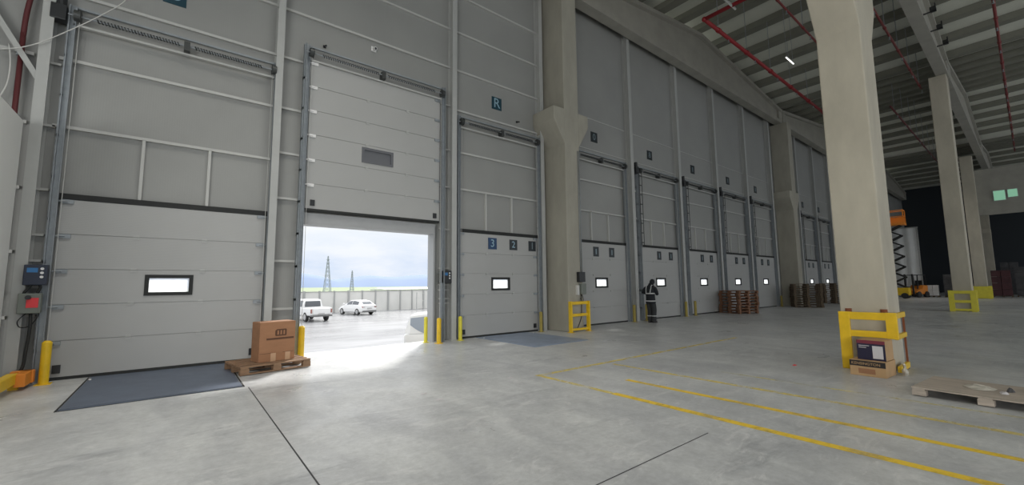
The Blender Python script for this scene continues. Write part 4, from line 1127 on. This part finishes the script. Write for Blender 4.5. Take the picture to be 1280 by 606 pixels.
mr = N('ShaderNodeMapRange'); mr.inputs['From Min'].default_value = -1; mr.inputs['From Max'].default_value = 1
L(sep.outputs['Z'], mr.inputs['Value']); L(mr.outputs[0], ramp.inputs['Fac'])
mp = N('ShaderNodeMapping'); mp.inputs['Scale'].default_value = (1, 1, 3.2); L(tc.outputs['Generated'], mp.inputs['Vector'])
nz = N('ShaderNodeTexNoise'); nz.inputs['Scale'].default_value = 4.5; nz.inputs['Detail'].default_value = 7; nz.inputs['Roughness'].default_value = .55
L(mp.outputs[0], nz.inputs['Vector'])
r2 = N('ShaderNodeValToRGB'); r2.color_ramp.elements[0].position = .42; r2.color_ramp.elements[1].position = .62
L(nz.outputs['Fac'], r2.inputs['Fac'])
mx = N('ShaderNodeMix'); mx.data_type = 'RGBA'; mx.inputs['B'].default_value = (1.05, 1.05, 1.05, 1)
mu = N('ShaderNodeMath'); mu.operation = 'MULTIPLY'; mu.inputs[1].default_value = .55
L(r2.outputs['Color'], mu.inputs[0]); L(mu.outputs[0], mx.inputs['Factor']); L(ramp.outputs['Color'], mx.inputs['A'])
L(mx.outputs['Result'], bg.inputs['Color']); bg.inputs['Strength'].default_value = 1.0
L(bg.outputs[0], out.inputs[0])

def lamp(name, kind, loc, energy, rot=(0, 0, 0), size=1.0, size_y=None, col=(1, 1, 1), angle=None):
    l = bpy.data.lights.new(name, kind); l.energy = energy; l.color = col
    if kind == 'AREA':
        l.size = size
        if size_y: l.shape = 'RECTANGLE'; l.size_y = size_y
    if angle is not None: l.angle = angle
    o = bpy.data.objects.new(name, l); COL.objects.link(o); o.location = loc; o.rotation_euler = rot
    return o
def aim(d): return Vector(d).to_track_quat('-Z', 'Y').to_euler()
lamp('sun', 'SUN', (0, 40, 30), 5.0, aim((-.50, -.62, -.62)), angle=math.radians(8), col=(1.0, .97, .93))
# added fill lights behind and left of the camera; no openings built there
lamp('fill_light', 'AREA', (-3, -20, 2.2), 120, aim((.05, 1, -.10)), 22, 3.6, (0.97, 0.99, 1.0))
lamp('fill_light', 'AREA', (-9.5, -7, 2.4), 1100, aim((1, .5, -.06)), 9, 3.8, (1.0, .99, .95))
# added overhead fill without fixtures, spread narrowed to spare the upper wall
for x, y, e in ((-0.4, 4.6, 150), (3.4, 6.2, 105), (-6, -3, 120), (14, 5.5, 36), (16, -6, 10), (30, 6, 22), (34, -5, 40), (50, 5.5, 70)):
    l = lamp('overhead_fill', 'AREA', (x, y, 11.9), e, (0, 0, 0), 2.4, 2.4, (1.0, .96, .89))
    l.data.spread = math.radians(105)

# ------------------------------------------------------------------ camera
F = 521.246; yaw = math.radians(38.6585); pit = math.radians(5.8307); rol = math.radians(-0.5893)
f = Vector((math.sin(yaw) * math.cos(pit), math.cos(yaw) * math.cos(pit), math.sin(pit)))
r = Vector((math.cos(yaw), -math.sin(yaw), 0)); u = r.cross(f)
R_ = r * math.cos(rol) + u * math.sin(rol); U_ = -r * math.sin(rol) + u * math.cos(rol)
cam = bpy.data.cameras.new('camera'); cam.lens = F / 1280 * 36; cam.sensor_width = 36; cam.clip_start = .05; cam.clip_end = 6000
co = bpy.data.objects.new('camera', cam); COL.objects.link(co)
m4 = Matrix((R_, U_, -f)).transposed().to_4x4(); m4.translation = (0, 0, 1.55); co.matrix_world = m4
SC.camera = co
SC.view_settings.view_transform = 'Standard'; SC.view_settings.look = 'None'; SC.view_settings.gamma = 1.0
SC.view_settings.use_curve_mapping = False; SC.view_settings.exposure = 0.0
